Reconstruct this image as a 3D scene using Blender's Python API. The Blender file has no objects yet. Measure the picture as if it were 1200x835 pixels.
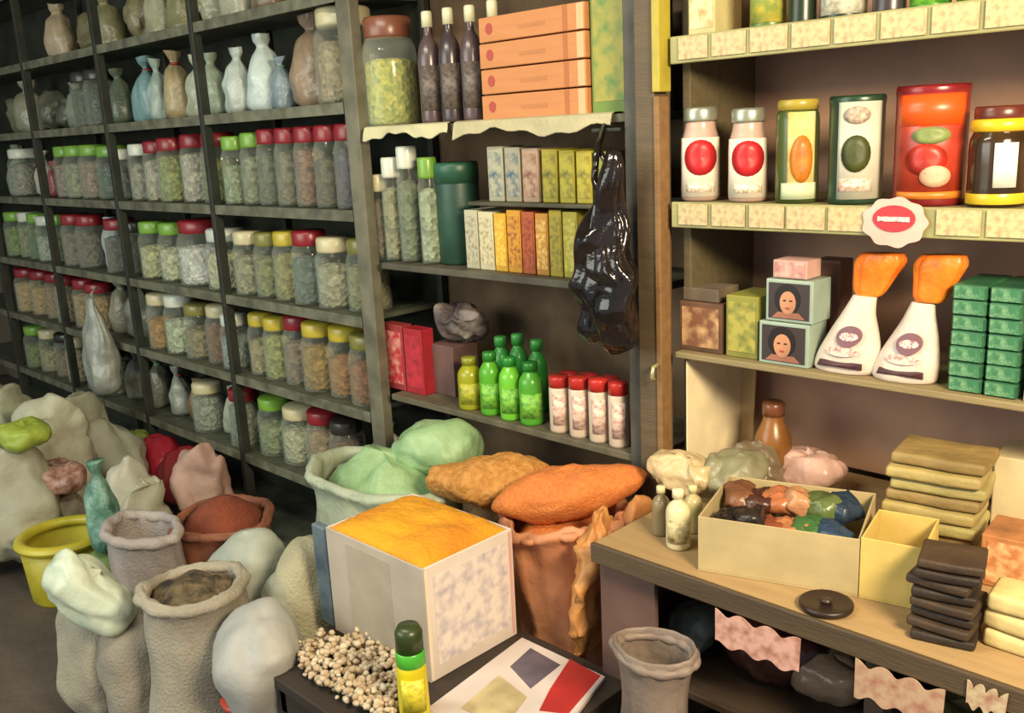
import bpy, bmesh, math, random
from mathutils import Vector, Matrix, noise
S = bpy.context.scene
COL = S.collection
PI = math.pi
noise.seed_set(3)

# ------------------------------------------------------------------ camera
# world: X along the shelved wall, Y into the wall, Z up, camera 1.8 m above the floor
H = 1.8
F = 1105.0; PX, PY_ = 600.0, 417.5
CX = Vector((0.71340737, 0.13053174, -0.68848485))     # world X, Y, Z axes seen in the camera frame
CY = Vector((0.69906829, -0.20058825, 0.68634385))
CZ = Vector((-0.04851231, -0.97094069, -0.23435174))
cam = bpy.data.cameras.new('camera')
cam.sensor_width = 36.0; cam.lens = F / 1200.0 * 36.0; cam.clip_start = 0.02
co = bpy.data.objects.new('camera', cam); COL.objects.link(co)
right = Vector((CX[0], CY[0], CZ[0])); down = Vector((CX[1], CY[1], CZ[1])); fwd = Vector((CX[2], CY[2], CZ[2]))
up = -down; back = -fwd
m = Matrix(((right.x, up.x, back.x, 0), (right.y, up.y, back.y, 0), (right.z, up.z, back.z, H), (0, 0, 0, 1)))
co.matrix_world = m
S.camera = co

# ------------------------------------------------------------------ light
S.view_settings.view_transform = 'Standard'; S.view_settings.look = 'None'
S.view_settings.gamma = 1.0; S.view_settings.use_curve_mapping = False
S.view_settings.exposure = 0.35
w = bpy.data.worlds.new('world'); S.world = w; w.use_nodes = True
w.node_tree.nodes['Background'].inputs[0].default_value = (0.80, 0.88, 1.0, 1)
w.node_tree.nodes['Background'].inputs[1].default_value = 0.35

def area(name, loc, tgt, sx, sy, power, col):
    l = bpy.data.lights.new(name, 'AREA'); l.shape = 'RECTANGLE'; l.size = sx; l.size_y = sy
    l.energy = power; l.color = col
    o = bpy.data.objects.new(name, l); COL.objects.link(o); o.location = loc
    o.rotation_euler = (Vector(tgt) - Vector(loc)).to_track_quat('-Z', 'Y').to_euler()
    return o
area('shop_entrance_daylight', (-3.4, -1.9, 2.2), (-3.4, 2.0, 0.9), 3.2, 1.6, 76, (0.95, 1.0, 0.86))
area('counter_lamp', (0.75, 0.75, 2.35), (-0.9, 2.0, 1.0), 0.7, 0.4, 88, (1.0, 0.80, 0.52))
area('ceiling_tube_lamp', (-1.9, 0.5, 2.9), (-2.1, 1.3, 0.6), 1.3, 0.15, 26, (1.0, 0.93, 0.76))

# ------------------------------------------------------------------ pixel -> place helpers (real planes of the shop)
def Xat(px, Y, z):
    k = (px - PX) / F; zz = z - H
    return -(Y * (CY[0] - k * CY[2]) + zz * (CZ[0] - k * CZ[2])) / (CX[0] - k * CX[2])
def Zat(X, Y, py):
    k = (py - PY_) / F
    return H - (X * (CX[1] - k * CX[2]) + Y * (CY[1] - k * CY[2])) / (CZ[1] - k * CZ[2])
def P(px, py, z):
    r = Vector((px - PX, py - PY_, F)); a = Vector((r.dot(CX), r.dot(CY), r.dot(CZ)))
    a *= (z - H) / a.z
    return Vector((a.x, a.y, z))
def PYp(px, py, Y):
    r = Vector((px - PX, py - PY_, F)); a = Vector((r.dot(CX), r.dot(CY), r.dot(CZ)))
    a *= Y / a.y
    return Vector((a.x, Y, a.z + H))
def dep(X, Y, z): return X * CX[2] + Y * CY[2] + (z - H) * CZ[2]
def rad(pxw, X, Y, z): return pxw / 2 * dep(X, Y, z) / F

# ------------------------------------------------------------------ materials
def lin(h):
    h = h.lstrip('#'); v = [int(h[i:i+2], 16) / 255 for i in (0, 2, 4)]
    return tuple((x / 12.92 if x <= .04045 else ((x + .055) / 1.055) ** 2.4) for x in v) + (1,)
_M = {}
def mat(col, rough=.6, var=.18, scale=14, bump=.15, bscale=40, kind='plain', col2=None, metal=0, spec=.5, stretch=None):
    key = (col, rough, var, scale, bump, bscale, kind, col2, metal, stretch)
    if key in _M: return _M[key]
    m = bpy.data.materials.new(kind + '_' + col.strip('#')); m.use_nodes = True
    nt = m.node_tree; n = nt.nodes; L = nt.links
    b = n['Principled BSDF']; b.inputs['Roughness'].default_value = rough; b.inputs['Metallic'].default_value = metal
    b.inputs['Specular IOR Level'].default_value = spec
    tc = n.new('ShaderNodeTexCoord'); mp = n.new('ShaderNodeMapping'); L.new(tc.outputs['Object'], mp.inputs[0])
    if stretch: mp.inputs['Scale'].default_value = stretch
    c = lin(col)
    if col2: d = lin(col2)
    else: d = tuple(max(0, x * (1 - var * 1.6)) for x in c[:3]) + (1,)
    if kind == 'speckle':
        t = n.new('ShaderNodeTexVoronoi'); t.inputs['Scale'].default_value = scale; fac = t.outputs['Color']
        sp = n.new('ShaderNodeSeparateColor'); L.new(fac, sp.inputs[0]); fac = sp.outputs[0]; bt = t.outputs['Distance']
    elif kind == 'print':
        t = n.new('ShaderNodeTexNoise'); t.inputs['Scale'].default_value = scale; t.inputs['Detail'].default_value = 3
        r = n.new('ShaderNodeValToRGB'); r.color_ramp.elements[0].position = .42; r.color_ramp.elements[1].position = .70
        L.new(t.outputs[0], r.inputs[0]); fac = r.outputs[0]; bt = None
    elif kind == 'wood':
        t = n.new('ShaderNodeTexNoise'); t.inputs['Scale'].default_value = scale; t.inputs['Detail'].default_value = 6
        if not stretch: mp.inputs['Scale'].default_value = (1, 8, 8)
        fac = t.outputs[0]; bt = fac
    else:
        t = n.new('ShaderNodeTexNoise'); t.inputs['Scale'].default_value = scale; t.inputs['Detail'].default_value = 5
        r = n.new('ShaderNodeValToRGB'); r.color_ramp.elements[0].position = .35; r.color_ramp.elements[1].position = .65
        L.new(t.outputs[0], r.inputs[0]); fac = r.outputs[0]; bt = None
    L.new(mp.outputs[0], t.inputs['Vector'])
    mx = n.new('ShaderNodeMix'); mx.data_type = 'RGBA'
    mx.inputs[6].default_value = c; mx.inputs[7].default_value = d
    L.new(fac, mx.inputs[0]); L.new(mx.outputs[2], b.inputs['Base Color'])
    if bump:
        bn = n.new('ShaderNodeTexNoise'); bn.inputs['Scale'].default_value = bscale; bn.inputs['Detail'].default_value = 4
        L.new(mp.outputs[0], bn.inputs['Vector'])
        bp = n.new('ShaderNodeBump'); bp.inputs['Strength'].default_value = bump; bp.inputs['Distance'].default_value = .02
        L.new(bt if (bt is not None and kind == 'speckle') else bn.outputs[0], bp.inputs['Height']); L.new(bp.outputs[0], b.inputs['Normal'])
    _M[key] = m
    return m
def glassy(col='#cfd8c8', alpha=.10, rough=.07):
    key = ('glass', col, alpha, rough)
    if key in _M: return _M[key]
    m = bpy.data.materials.new('clear_plastic'); m.use_nodes = True
    nt = m.node_tree; n = nt.nodes; L = nt.links; n.clear()
    o = n.new('ShaderNodeOutputMaterial'); mx = n.new('ShaderNodeMixShader'); tr = n.new('ShaderNodeBsdfTransparent')
    pr = n.new('ShaderNodeBsdfPrincipled'); pr.inputs['Base Color'].default_value = lin(col); pr.inputs['Roughness'].default_value = rough
    pr.inputs['Specular IOR Level'].default_value = .9
    lw = n.new('ShaderNodeLayerWeight'); lw.inputs[0].default_value = .35
    mr = n.new('ShaderNodeMapRange'); mr.inputs[3].default_value = alpha; mr.inputs[4].default_value = min(1, alpha + .28)
    L.new(lw.outputs['Facing'], mr.inputs[0]); L.new(mr.outputs[0], mx.inputs[0])
    L.new(tr.outputs[0], mx.inputs[1]); L.new(pr.outputs[0], mx.inputs[2]); L.new(mx.outputs[0], o.inputs[0])
    _M[key] = m
    return m
def food(c, c2=None, sc=70): return mat(c, .85, .35, sc, .5, 60, 'speckle', c2)
def plastic(c, r=.3): return mat(c, r, .06, 8, .0)
def paper(c): return mat(c, .75, .10, 10, .1, 20)
def printed(c, c2, sc=30): return mat(c, .5, .2, sc * 2.0, 0, 20, 'print', c2)
def film(c, r=.32, bump=.55, bs=16): return mat(c, r, .18, 9, bump, bs, 'film')
def cloth(c, var=.2): return mat(c, .85, var, 5, .35, 120, 'weave')
def wood(c, c2): return mat(c, .6, .2, 5, .15, 30, 'wood', c2)

# ------------------------------------------------------------------ mesh helpers
def link(name, me, mt, parent=None, smooth=False):
    o = bpy.data.objects.new(name, me); COL.objects.link(o)
    if mt: me.materials.append(mt)
    if smooth:
        for p in me.polygons: p.use_smooth = True
    if parent: o.parent = parent
    return o
def mesh(name, vs, fs, mt, parent=None, smooth=False):
    me = bpy.data.meshes.new(name); me.from_pydata([tuple(v) for v in vs], [], fs)
    bm = bmesh.new(); bm.from_mesh(me); bmesh.ops.recalc_face_normals(bm, faces=bm.faces); bm.to_mesh(me); bm.free()
    return link(name, me, mt, parent, smooth)
def box(name, x0, x1, y0, y1, z0, z1, mt, parent=None, bev=.004, seg=2, tf=None, amp=0, div=0):
    bm = bmesh.new(); bmesh.ops.create_cube(bm, size=1)
    for v in bm.verts:
        v.co = Vector((x0 + (v.co.x + .5) * (x1 - x0), y0 + (v.co.y + .5) * (y1 - y0), z0 + (v.co.z + .5) * (z1 - z0)))
    if bev: bmesh.ops.bevel(bm, geom=bm.edges[:], offset=bev, segments=seg, affect='EDGES', profile=.5)
    if div: bmesh.ops.subdivide_edges(bm, edges=bm.edges[:], cuts=div, use_grid_fill=True)
    if amp:
        for v in bm.verts: v.co += noise.noise_vector(v.co * 11 + Vector((x0 * 3, y0, z0 * 5))) * amp
    if tf: bmesh.ops.transform(bm, matrix=tf, verts=bm.verts)
    me = bpy.data.meshes.new(name); bm.to_mesh(me); bm.free()
    return link(name, me, mt, parent, bool(div))
def lathe_v(prof, n=24, sx=1, sy=1, amp=0, fr=10, seed=0, lean=(0, 0), wr=0, wn=9, base=None):
    vs, fs = [], []
    top = max(p[1] for p in prof) or 1
    for i, (r, z) in enumerate(prof):
        t = z / top
        for k in range(n):
            a = 2 * PI * k / n
            rr = r * (1 + wr * (.6 * math.sin(wn * a + seed + z * 5) + .4 * math.sin((wn * 2 - 3) * a + seed * 2.3)) * min(1, t * 1.4))
            v = Vector((rr * math.cos(a) * sx + lean[0] * t, rr * math.sin(a) * sy + lean[1] * t, z))
            if amp:
                d = noise.noise_vector(v * fr + Vector((seed, seed * 1.7, seed * .3))) * amp
                if r < 1e-4: d *= 0
                if z <= 1e-4: d.z = 0
                v += d
                v.z = max(v.z, 0.0)
            vs.append(v)
    m_ = len(prof)
    for i in range(m_ - 1):
        for k in range(n):
            k2 = (k + 1) % n
            fs.append((i * n + k, i * n + k2, (i + 1) * n + k2, (i + 1) * n + k))
    if prof[0][0] > 0: fs.append(tuple(range(n - 1, -1, -1)))
    if prof[-1][0] > 0: fs.append(tuple((m_ - 1) * n + k for k in range(n)))
    return vs, fs
def lathe(name, prof, mt, parent=None, n=24, smooth=True, cap=True, **kw):
    vs, fs = lathe_v(prof, n, **kw)
    if not cap: fs = [f for f in fs if len(f) == 4]
    o = mesh(name, vs, fs, mt, parent, smooth)
    return o
def resample(prof, m_):
    # smooth a coarse profile (Catmull-Rom)
    pts = [prof[0]] + list(prof) + [prof[-1]]; out = []
    for i in range(len(prof) - 1):
        p0, p1, p2, p3 = pts[i:i + 4]
        for j in range(m_):
            t = j / m_
            out.append(tuple(.5 * ((2 * p1[q]) + (-p0[q] + p2[q]) * t + (2 * p0[q] - 5 * p1[q] + 4 * p2[q] - p3[q]) * t * t + (-p0[q] + 3 * p1[q] - 3 * p2[q] + p3[q]) * t ** 3) for q in (0, 1)))
    out.append(tuple(prof[-1]))
    return [(max(0, a), b) for a, b in out]
def tube(name, pts, r, mt, parent=None, n=8):
    vs, fs = [], []
    for i, p in enumerate(pts):
        p = Vector(p); a = Vector(pts[max(0, i - 1)]); b = Vector(pts[min(len(pts) - 1, i + 1)])
        d = (b - a).normalized(); u = d.orthogonal().normalized() if i == 0 else (u - d * u.dot(d)).normalized(); v_ = d.cross(u)
        for k in range(n): vs.append(p + (u * math.cos(2 * PI * k / n) + v_ * math.sin(2 * PI * k / n)) * (r if not callable(r) else r(i / (len(pts) - 1))))
    for i in range(len(pts) - 1):
        for k in range(n): fs.append((i * n + k, i * n + (k + 1) % n, (i + 1) * n + (k + 1) % n, (i + 1) * n + k))
    fs.append(tuple(range(n - 1, -1, -1))); fs.append(tuple((len(pts) - 1) * n + k for k in range(n)))
    return mesh(name, vs, fs, mt, parent, True)
def arcpatch(name, r, z0, z1, ang, half, mt, parent, ell=False, n=14, cz=None):
    # a label stuck round a cylinder: a rectangle, or an ellipse if ell
    vs, fs = [], []
    t = .0015
    if not ell:
        for rr in (r, r + t):
            for k in range(n + 1):
                a = ang - half + 2 * half * k / n
                vs += [(rr * math.cos(a), rr * math.sin(a), z0), (rr * math.cos(a), rr * math.sin(a), z1)]
        o = 2 * (n + 1)
        for k in range(n):
            fs += [(2 * k, 2 * k + 2, 2 * k + 3, 2 * k + 1), (o + 2 * k, o + 2 * k + 1, o + 2 * k + 3, o + 2 * k + 2),
                   (2 * k, o + 2 * k, o + 2 * k + 2, 2 * k + 2), (2 * k + 1, 2 * k + 3, o + 2 * k + 3, o + 2 * k + 1)]
        fs += [(0, 1, o + 1, o), (2 * n, o + 2 * n, o + 2 * n + 1, 2 * n + 1)]
    else:
        zc = (z0 + z1) / 2; rz = (z1 - z0) / 2; q = 20
        for rr in (r, r + t * 2):
            for s in (0, .5, 1):
                for k in range(q):
                    b = 2 * PI * k / q; a = ang + half * s * math.cos(b)
                    vs.append((rr * math.cos(a), rr * math.sin(a), zc + rz * s * math.sin(b)))
        for lay in (0, 3 * q):
            for s in (0, q):
                for k in range(q): fs.append((lay + s + k, lay + s + (k + 1) % q, lay + s + q + (k + 1) % q, lay + s + q + k))
        for k in range(q): fs.append((2 * q + k, 2 * q + (k + 1) % q, 5 * q + (k + 1) % q, 5 * q + k))
    return mesh(name, vs, fs, mt, parent, True)
def slab(name, outline, t, mt, parent=None, mtx=None):
    # a flat piece cut to an outline in the XZ plane, t thick towards +Y
    n = len(outline)
    vs = [Vector((x, 0, z)) for x, z in outline] + [Vector((x, t, z)) for x, z in outline]
    if mtx: vs = [mtx @ v for v in vs]
    fs = [tuple(range(n)), tuple(range(2 * n - 1, n - 1, -1))] + [(i, (i + 1) % n, n + (i + 1) % n, n + i) for i in range(n)]
    return mesh(name, vs, fs, mt, parent)
def oval(cx, cz, rx, rz, n=20): return [(cx + rx * math.cos(2 * PI * k / n), cz + rz * math.sin(2 * PI * k / n)) for k in range(n)]

def tag(o, label, cat, group=None, kind=None):
    o['label'] = label; o['category'] = cat
    if group: o['group'] = group
    if kind: o['kind'] = kind
    return o
def thing(name, label, cat, loc, rz=0, group=None):
    o = bpy.data.objects.new(name, None); COL.objects.link(o); o.empty_display_size = .05
    o.location = loc; o.rotation_euler = (0, 0, rz)
    return tag(o, label, cat, group)
def struct(o): o['kind'] = 'structure'; return o
ORD = ['leftmost', 'second from left', 'third from left', 'fourth from left', 'fifth from left', 'sixth from left', 'seventh from left',
       'eighth from left', 'ninth from left', 'tenth from left', 'eleventh from left', 'twelfth from left', 'thirteenth from left']
UP = ['bottom', 'second from bottom', 'third from bottom', 'fourth from bottom', 'fifth from bottom', 'sixth from bottom', 'seventh from bottom',
      'eighth from bottom', 'ninth from bottom', 'tenth from bottom', 'eleventh from bottom']

# ------------------------------------------------------------------ the room
FY, BY = 2.0, 2.36        # front and back of the shelving
struct(box('floor', -8.5, 2.5, -2.6, 2.7, -.1, 0, mat('#5a4f45', .8, .25, 3, .25, 30), bev=0))
struct(box('wall_back', -8.5, 2.5, 2.45, 2.6, 0, 3.1, mat('#857864', .9, .2, 3, .2, 20), bev=0))
struct(box('wall_left', -8.6, -8.5, -.6, 2.6, 0, 3.1, mat('#77705c', .9, .2, 3, .2, 20), bev=0))
struct(box('ceiling', -8.5, 2.5, -.6, 2.6, 3.1, 3.2, mat('#8f8873', .9, .2, 3, .1, 20), bev=0))

# ------------------------------------------------------------------ shelving
ZL = [2.28, 1.915, 1.545, 1.16, .80, .43]           # shelf tops of the left rack
metal = mat('#5c6050', .55, .3, 9, .1, 30, 'metal'); metal_d = mat('#2e3229', .6, .3, 9, .1, 30, 'metal')
edge_m = mat('#747460', .6, .35, 12, .1, 30)
rack = thing('shelf_rack', 'long dark grey steel rack of jars receding along the left of the wall', 'shelf', (-5.0, FY, 0))
def rbox(par, name, x0, x1, y0, y1, z0, z1, mt, bev=.003):
    o = par.location
    return box(name, x0 - o.x, x1 - o.x, y0 - o.y, y1 - o.y, z0 - o.z, z1 - o.z, mt, par, bev)
for i, x in enumerate((-7.6, -6.65, -5.70, -4.72, -3.76, -2.73)):
    wd = .03 if i < 5 else .075
    if i == 5: x = -2.712
    rbox(rack, 'post', x - wd / 2, x + wd / 2, FY - .012, FY + .03, 0, 3.0, metal_d if i < 5 else mat('#75725f', .6, .3, 9, .1, 30))
    rbox(rack, 'post', x - .015, x + .015, BY - .03, BY, 0, 3.0, metal_d)
for z in ZL + [.07, 2.66]:
    sh = rbox(rack, 'shelf', -7.6, -2.75, FY, BY, z - .018, z, metal)
    for a, b in ((-7.58, -6.67), (-6.63, -5.72), (-5.68, -4.74), (-4.70, -3.78), (-3.74, -2.76)):
        e = box('shelf_lip', a + 5, b + 5, -.008, 0, z - .038, z + .002, edge_m, sh, .002)
rbox(rack, 'back_panel', -7.6, -2.75, BY + .004, BY + .012, 0, 3.0, mat('#33362a', .9, .3, 6, .1, 20))

mid = thing('wall_shelf', 'middle shelf unit with brown back holding bottles, packets and a crate', 'shelf', (-2.1, FY, 0))
ZM = [1.825, 1.585, 1.370, .895]
brownback = mat('#82694e', .85, .35, 4, .15, 15)
rbox(mid, 'back_panel', -2.70, -1.50, BY + .004, BY + .014, .3, 3.0, brownback)
wpost = wood('#6b5a41', '#4a3f30')
rbox(mid, 'shelf', -2.63, -1.50, FY, BY, ZM[0] - .022, ZM[0], mat('#60604f', .6, .3, 9, .1, 30))
rbox(mid, 'shelf', -2.20, -1.50, FY + .03, BY, ZM[1] - .012, ZM[1], mat('#55523f', .6, .3, 9, .1, 30))
rbox(mid, 'shelf', -2.63, -1.50, FY, BY, ZM[2] - .022, ZM[2], mat('#5d594a', .6, .3, 9, .1, 30))
rbox(mid, 'shelf', -2.63, -1.50, FY, BY, ZM[3] - .022, ZM[3], mat('#6b6450', .6, .3, 9, .1, 30))
rbox(mid, 'shelf', -2.63, -1.50, FY, BY, 2.28, 2.30, mat('#60604f', .6, .3, 9, .1, 30))

def wavy_paper(name, x0, x1, Y, z, drop, mt, lab, ph=0, over=.16):
    # paper laid on a shelf and folded over its front edge
    nx = 26; rows = [(over, .004), (.0, .004), (-.012, .0), (-.016, -drop * .5), (-.02, -drop)]
    vs, fs = [], []
    for j, (dy, dz) in enumerate(rows):
        for i in range(nx + 1):
            t = i / nx
            zz = dz * (1 if j < 3 else (1 + .35 * math.sin(t * 9 + ph) + .15 * math.sin(t * 31 + ph)))
            if j == 4: zz -= 0
            vs.append(Vector((x0 + (x1 - x0) * t, Y + dy - (.004 * math.sin(t * 17 + ph) if j > 2 else 0), z + zz)))
    n = len(vs); vs += [v + Vector((0, -.002 if 0 else -.0015, .0015)) for v in vs[:n]]
    for lay in (0, n):
        for j in range(4):
            for i in range(nx):
                a = lay + j * (nx + 1) + i; fs.append((a, a + 1, a + nx + 2, a + nx + 1))
    o = mesh(name, vs, fs, mt, None, False)
    return tag(o, lab, 'paper')
wavy_paper('shelf_paper', -2.64, -2.22, FY - .002, ZM[0], .03, paper('#c9c39a'), 'pale paper lining hanging off the shelf under the large jar', 1.0)
wavy_paper('shelf_paper', -2.19, -1.58, FY - .002, ZM[0], .035, paper('#b8b08c'), 'pale paper lining hanging off the shelf under the wooden cartons', 2.0)

# wide post between the middle and the right unit
pst = thing('wooden_post', 'tall wooden post with a yellow strip, dividing middle and right shelves', 'post', (-1.45, FY, 0))
rbox(pst, 'upright', -1.495, -1.435, FY - .03, FY + .04, 0, 3.0, wpost)
rbox(pst, 'edge_strip', -1.435, -1.418, FY - .036, FY + .01, 0, 1.86, wood('#97744a', '#6b4d2e'))
rbox(pst, 'yellow_strip', -1.435, -1.412, FY - .04, FY + .01, 1.87, 3.0, mat('#b3a43c', .5, .2, 7, .1, 30))
rbox(pst, 'side_rail', -1.545, -1.50, FY - .01, FY + .03, 0, 3.0, mat('#55514a', .6, .3, 9, .1, 30))
hk = PYp(768, 436, FY - .05)
tube('hook', [(hk.x + 1.45, -.03, hk.z + .02), (hk.x + 1.45, -.06, hk.z + .015), (hk.x + 1.45, -.065, hk.z - .01), (hk.x + 1.45, -.055, hk.z - .02)], .006, mat('#c9c08d', .3, .1, 9, 0, metal=.6), pst)

# right unit
ru = thing('display_shelf', 'right display shelf with cream price cards along its edges', 'shelf', (-.6, FY, 0))
ZR = [1.995, 1.60, 1.212]
rpan = mat('#bd957a', .85, .35, 3, .1, 15, 'plain', '#9a7a6c')
rbox(ru, 'back_panel', -1.40, .9, BY + .004, BY + .014, .852, 3.0, rpan)
for x in (-1.395, .88): rbox(ru, 'side_panel', x - .012, x + .012, FY + .05, BY, .852, 3.0, wood('#6d6248', '#50472f'))
rsh = wood('#90875f', '#756b49')
rbox(ru, 'shelf', -1.38, .865, FY, BY, ZR[0] - .02, ZR[0], rsh)
rbox(ru, 'shelf', -1.38, .865, FY, BY, ZR[1] - .02, ZR[1], rsh)
rbox(ru, 'shelf', -1.40, .865, FY, BY, ZR[2] - .016, ZR[2], wood('#9a8a62', '#75684a'))
for z in ZR[:2]:
    rbox(ru, 'price_rail', -1.40, .865, FY - .012, FY, z - .062, z + .002, mat('#a3a06b', .5, .2, 8, .05, 30))

card = printed('#c2b486', '#a88c6a', 40)
def card_row(pxs, zr, ztop, where, dz=.0):
    for i, (a, b) in enumerate(pxs):
        xa, xb = Xat(a, FY - .018, ztop), Xat(b, FY - .018, ztop)
        o = box('price_card', xa - (xa + xb) / 2, xb - (xa + xb) / 2, -.003, .0, -.054, -.002, card, None, .001, 1)
        o.location = ((xa + xb) / 2, FY - .0135, ztop)
        tag(o, 'cream price card, %s on the %s' % (ORD[i], where), 'price card', 'cream price cards on the ' + where)
card_row([(794, 828), (833, 873), (878, 922), (927, 972), (977, 1026), (1032, 1086), (1092, 1148), (1155, 1215)], 0, ZR[0], 'upper shelf rail')
card_row([(794, 828), (833, 872), (877, 918), (921, 966), (970, 1022)], 1, ZR[1], 'middle shelf rail left of the badge')
card_row([(1097, 1150), (1156, 1214)], 1, ZR[1], 'middle shelf rail right of the badge')
# scalloped red and white badge
bx = Xat(1048, FY - .02, ZR[1] - .03); hw = rad(56, bx, FY, ZR[1]) * 1.35
bd = thing('shelf_badge', 'scalloped pink badge with a red oval on the middle shelf rail', 'badge', (bx, FY - .022, ZR[1] - .03))
slab('badge_card', [(hw * math.cos(a) * (1 + .05 * math.cos(9 * a)), .045 * math.sin(a) * (1 + .05 * math.cos(9 * a)) * 1.15) for a in [2 * PI * k / 54 for k in range(54)]], .003, paper('#dfb7ac'), bd)
slab('red_oval', oval(0, .008, hw * .66, .028), .002, plastic('#b8303a', .5), bd, Matrix.Translation((0, -.0025, 0)))
slab('white_band', [(-hw * .5, .002), (hw * .5, .002), (hw * .5, .012), (-hw * .5, .012)], .002, printed('#efe0d5', '#c4525a', 90), bd, Matrix.Translation((0, -.005, 0)))

# ------------------------------------------------------------------ jars, bottles, cans
def jar(x, y, z, r, h, lid, cont, fill, label, group=None, name='glass_jar', cont2=None, lab=None, glass='#cdd6c4', alpha=.06, neck=.80):
    t = thing(name, label, 'jar', (x, y, z + .0015), 0, group)
    hb = h * .84
    pr = resample([(0.001, .001), (r * .88, .001), (r, h * .05), (r, h * .3), (r, h * .66), (r * (neck + .08), h * .78), (r * neck, hb)], 3)
    lathe('jar_body', pr, glassy(glass, alpha), t, 22, cap=False)
    q = r * .93; f = h * fill
    lathe('contents', [(0, .006), (q * .9, .006), (q, .02), (q, f * .95), (q * .7, f), (0, f + .006)], food(cont, cont2, 60), t, 18)
    rl = r * (neck + .07)
    lathe('lid', [(0, hb - .012), (rl * .97, hb - .012), (rl, hb - .004), (rl, h - .008), (rl * .93, h), (0, h)], plastic(lid), t, 22)
    if lab: arcpatch('label', r * 1.01, h * .18, h * .55, math.atan2(-y, -x), .95, printed(*lab), t)
    return t
def bottle(x, y, z, r, h, body, cap, label, group=None, lab=None, name='bottle', shoulder=.68, neck=.36, rough=.25, collar=None):
    t = thing(name, label, 'bottle', (x, y, z), 0, group)
    pr = resample([(r * .85, 0), (r, h * .04), (r, h * .35), (r, h * (shoulder - .06)), (r * .75, h * (shoulder + .06)), (r * neck, h * (shoulder + .13)), (r * neck, h * .88)], 3)
    lathe('bottle_body', pr, plastic(body, rough), t, 20)
    rc = r * (neck + .12)
    lathe('cap', [(0, h * .86), (rc, h * .86), (rc, h * .985), (rc * .85, h), (0, h)], plastic(cap), t, 16)
    if lab: arcpatch('label', r * 1.01, h * .12, h * .52, math.atan2(-y, -x), 1.0, printed(*lab) if isinstance(lab, tuple) else paper(lab), t)
    return t
def pouch(x, y, z, r, h, col, label, cat='bag', group=None, seed=1, flat=.7, name='plastic_bag', rz=0, lean=(0, 0), knot=None, col2=None, mt=None, amp=.10, tie=None):
    t = thing(name, label, cat, (x, y, z + .002), rz, group)
    pr = resample([(r * .70, 0), (r * .98, h * .08), (r, h * .28), (r * .92, h * .5), (r * .62, h * .70), (r * .25, h * .82), (r * .42, h * .92), (r * .5, h)], 4)
    lathe('bag_body', pr, mt or film(col), t, 40, sx=1, sy=flat, amp=r * amp * 2, fr=2.2 / r * .45, seed=seed, lean=lean, wr=.05, wn=7)
    if tie:
        s = .80
        lathe('tie', [(r * .30, h * .79), (r * .33, h * .81), (r * .30, h * .83)], plastic(tie), t, 16, sx=1, sy=flat, lean=(lean[0], lean[1]))
    return t
def pillow(name, c, s, col, label, cat, rz=0, tilt=0, amp=.12, seed=0, mt=None, group=None, e=2.4, tx=0, parent=None, nu=44, nv=26):
    # a soft bulging closed bag: superellipsoid with creases; c is the middle of its base
    vs, fs = [], []
    def sp(v, p): return math.copysign(abs(v) ** (2 / p), v)
    R = Matrix.Rotation(tilt, 3, 'Y') @ Matrix.Rotation(tx, 3, 'X')
    mn = min(s)
    for j in range(nv + 1):
        ph = -PI / 2 + PI * j / nv
        for i in range(nu):
            th = 2 * PI * i / nu
            v = Vector((s[0] / 2 * sp(math.cos(ph), e) * sp(math.cos(th), e), s[1] / 2 * sp(math.cos(ph), e) * sp(math.sin(th), e), s[2] / 2 * sp(math.sin(ph), e)))
            d = noise.noise_vector(v * (1.1 / mn) + Vector((seed * 3.1, seed, 5))) * mn * amp * 1.3
            d += noise.noise_vector(v * (3.4 / mn) + Vector((seed, seed * 7.3, 2))) * mn * amp * .45
            rid = 1 - abs(noise.noise(v * (1.6 / mn) + Vector((seed * 5., 1, seed))))
            d -= v.normalized() * (rid ** 6) * mn * amp * .5 if v.length > 1e-5 else Vector()
            if j in (0, nv): d *= 0
            vs.append(R @ (v + d))
    for j in range(nv):
        for i in range(nu):
            fs.append((j * nu + i, j * nu + (i + 1) % nu, (j + 1) * nu + (i + 1) % nu, (j + 1) * nu + i))
    z0 = min(v.z for v in vs)
    vs = [v - Vector((0, 0, z0 - .0015)) for v in vs]
    if parent is not None:
        vs = [v + Vector(c) for v in vs]
        return mesh(name, vs, fs, mt or film(col), parent, True)
    o = mesh(name, vs, fs, mt or film(col), None, True)
    o.location = c; o.rotation_euler = (0, 0, rz)
    return tag(o, label, cat, group)
def carton(x0, x1, y0, y1, z0, h, col, label, cat='box', group=None, name='carton', front=None, side=None, top=None, tape=None, rz=0, bev=.003, parts=True):
    cx, cy = (x0 + x1) / 2, (y0 + y1) / 2
    t = thing(name, label, cat, (cx, cy, z0), rz, group)
    a, b = (x1 - x0) / 2, (y1 - y0) / 2
    box('box_body', -a, a, -b, b, 0, h, col, t, bev)
    if front: box('front_print', -a * .86, a * .86, -b - .0015, -b - .0002, h * .10, h * .90, front, t, 0)
    if side: box('side_print', a + .0002, a + .0015, -b * .86, b * .86, h * .10, h * .90, side, t, 0)
    if tape: box('tape', -a * .12, a * .12, -b - .001, b + .001, h - .0005, h + .001, tape, t, 0)
    return t
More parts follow.
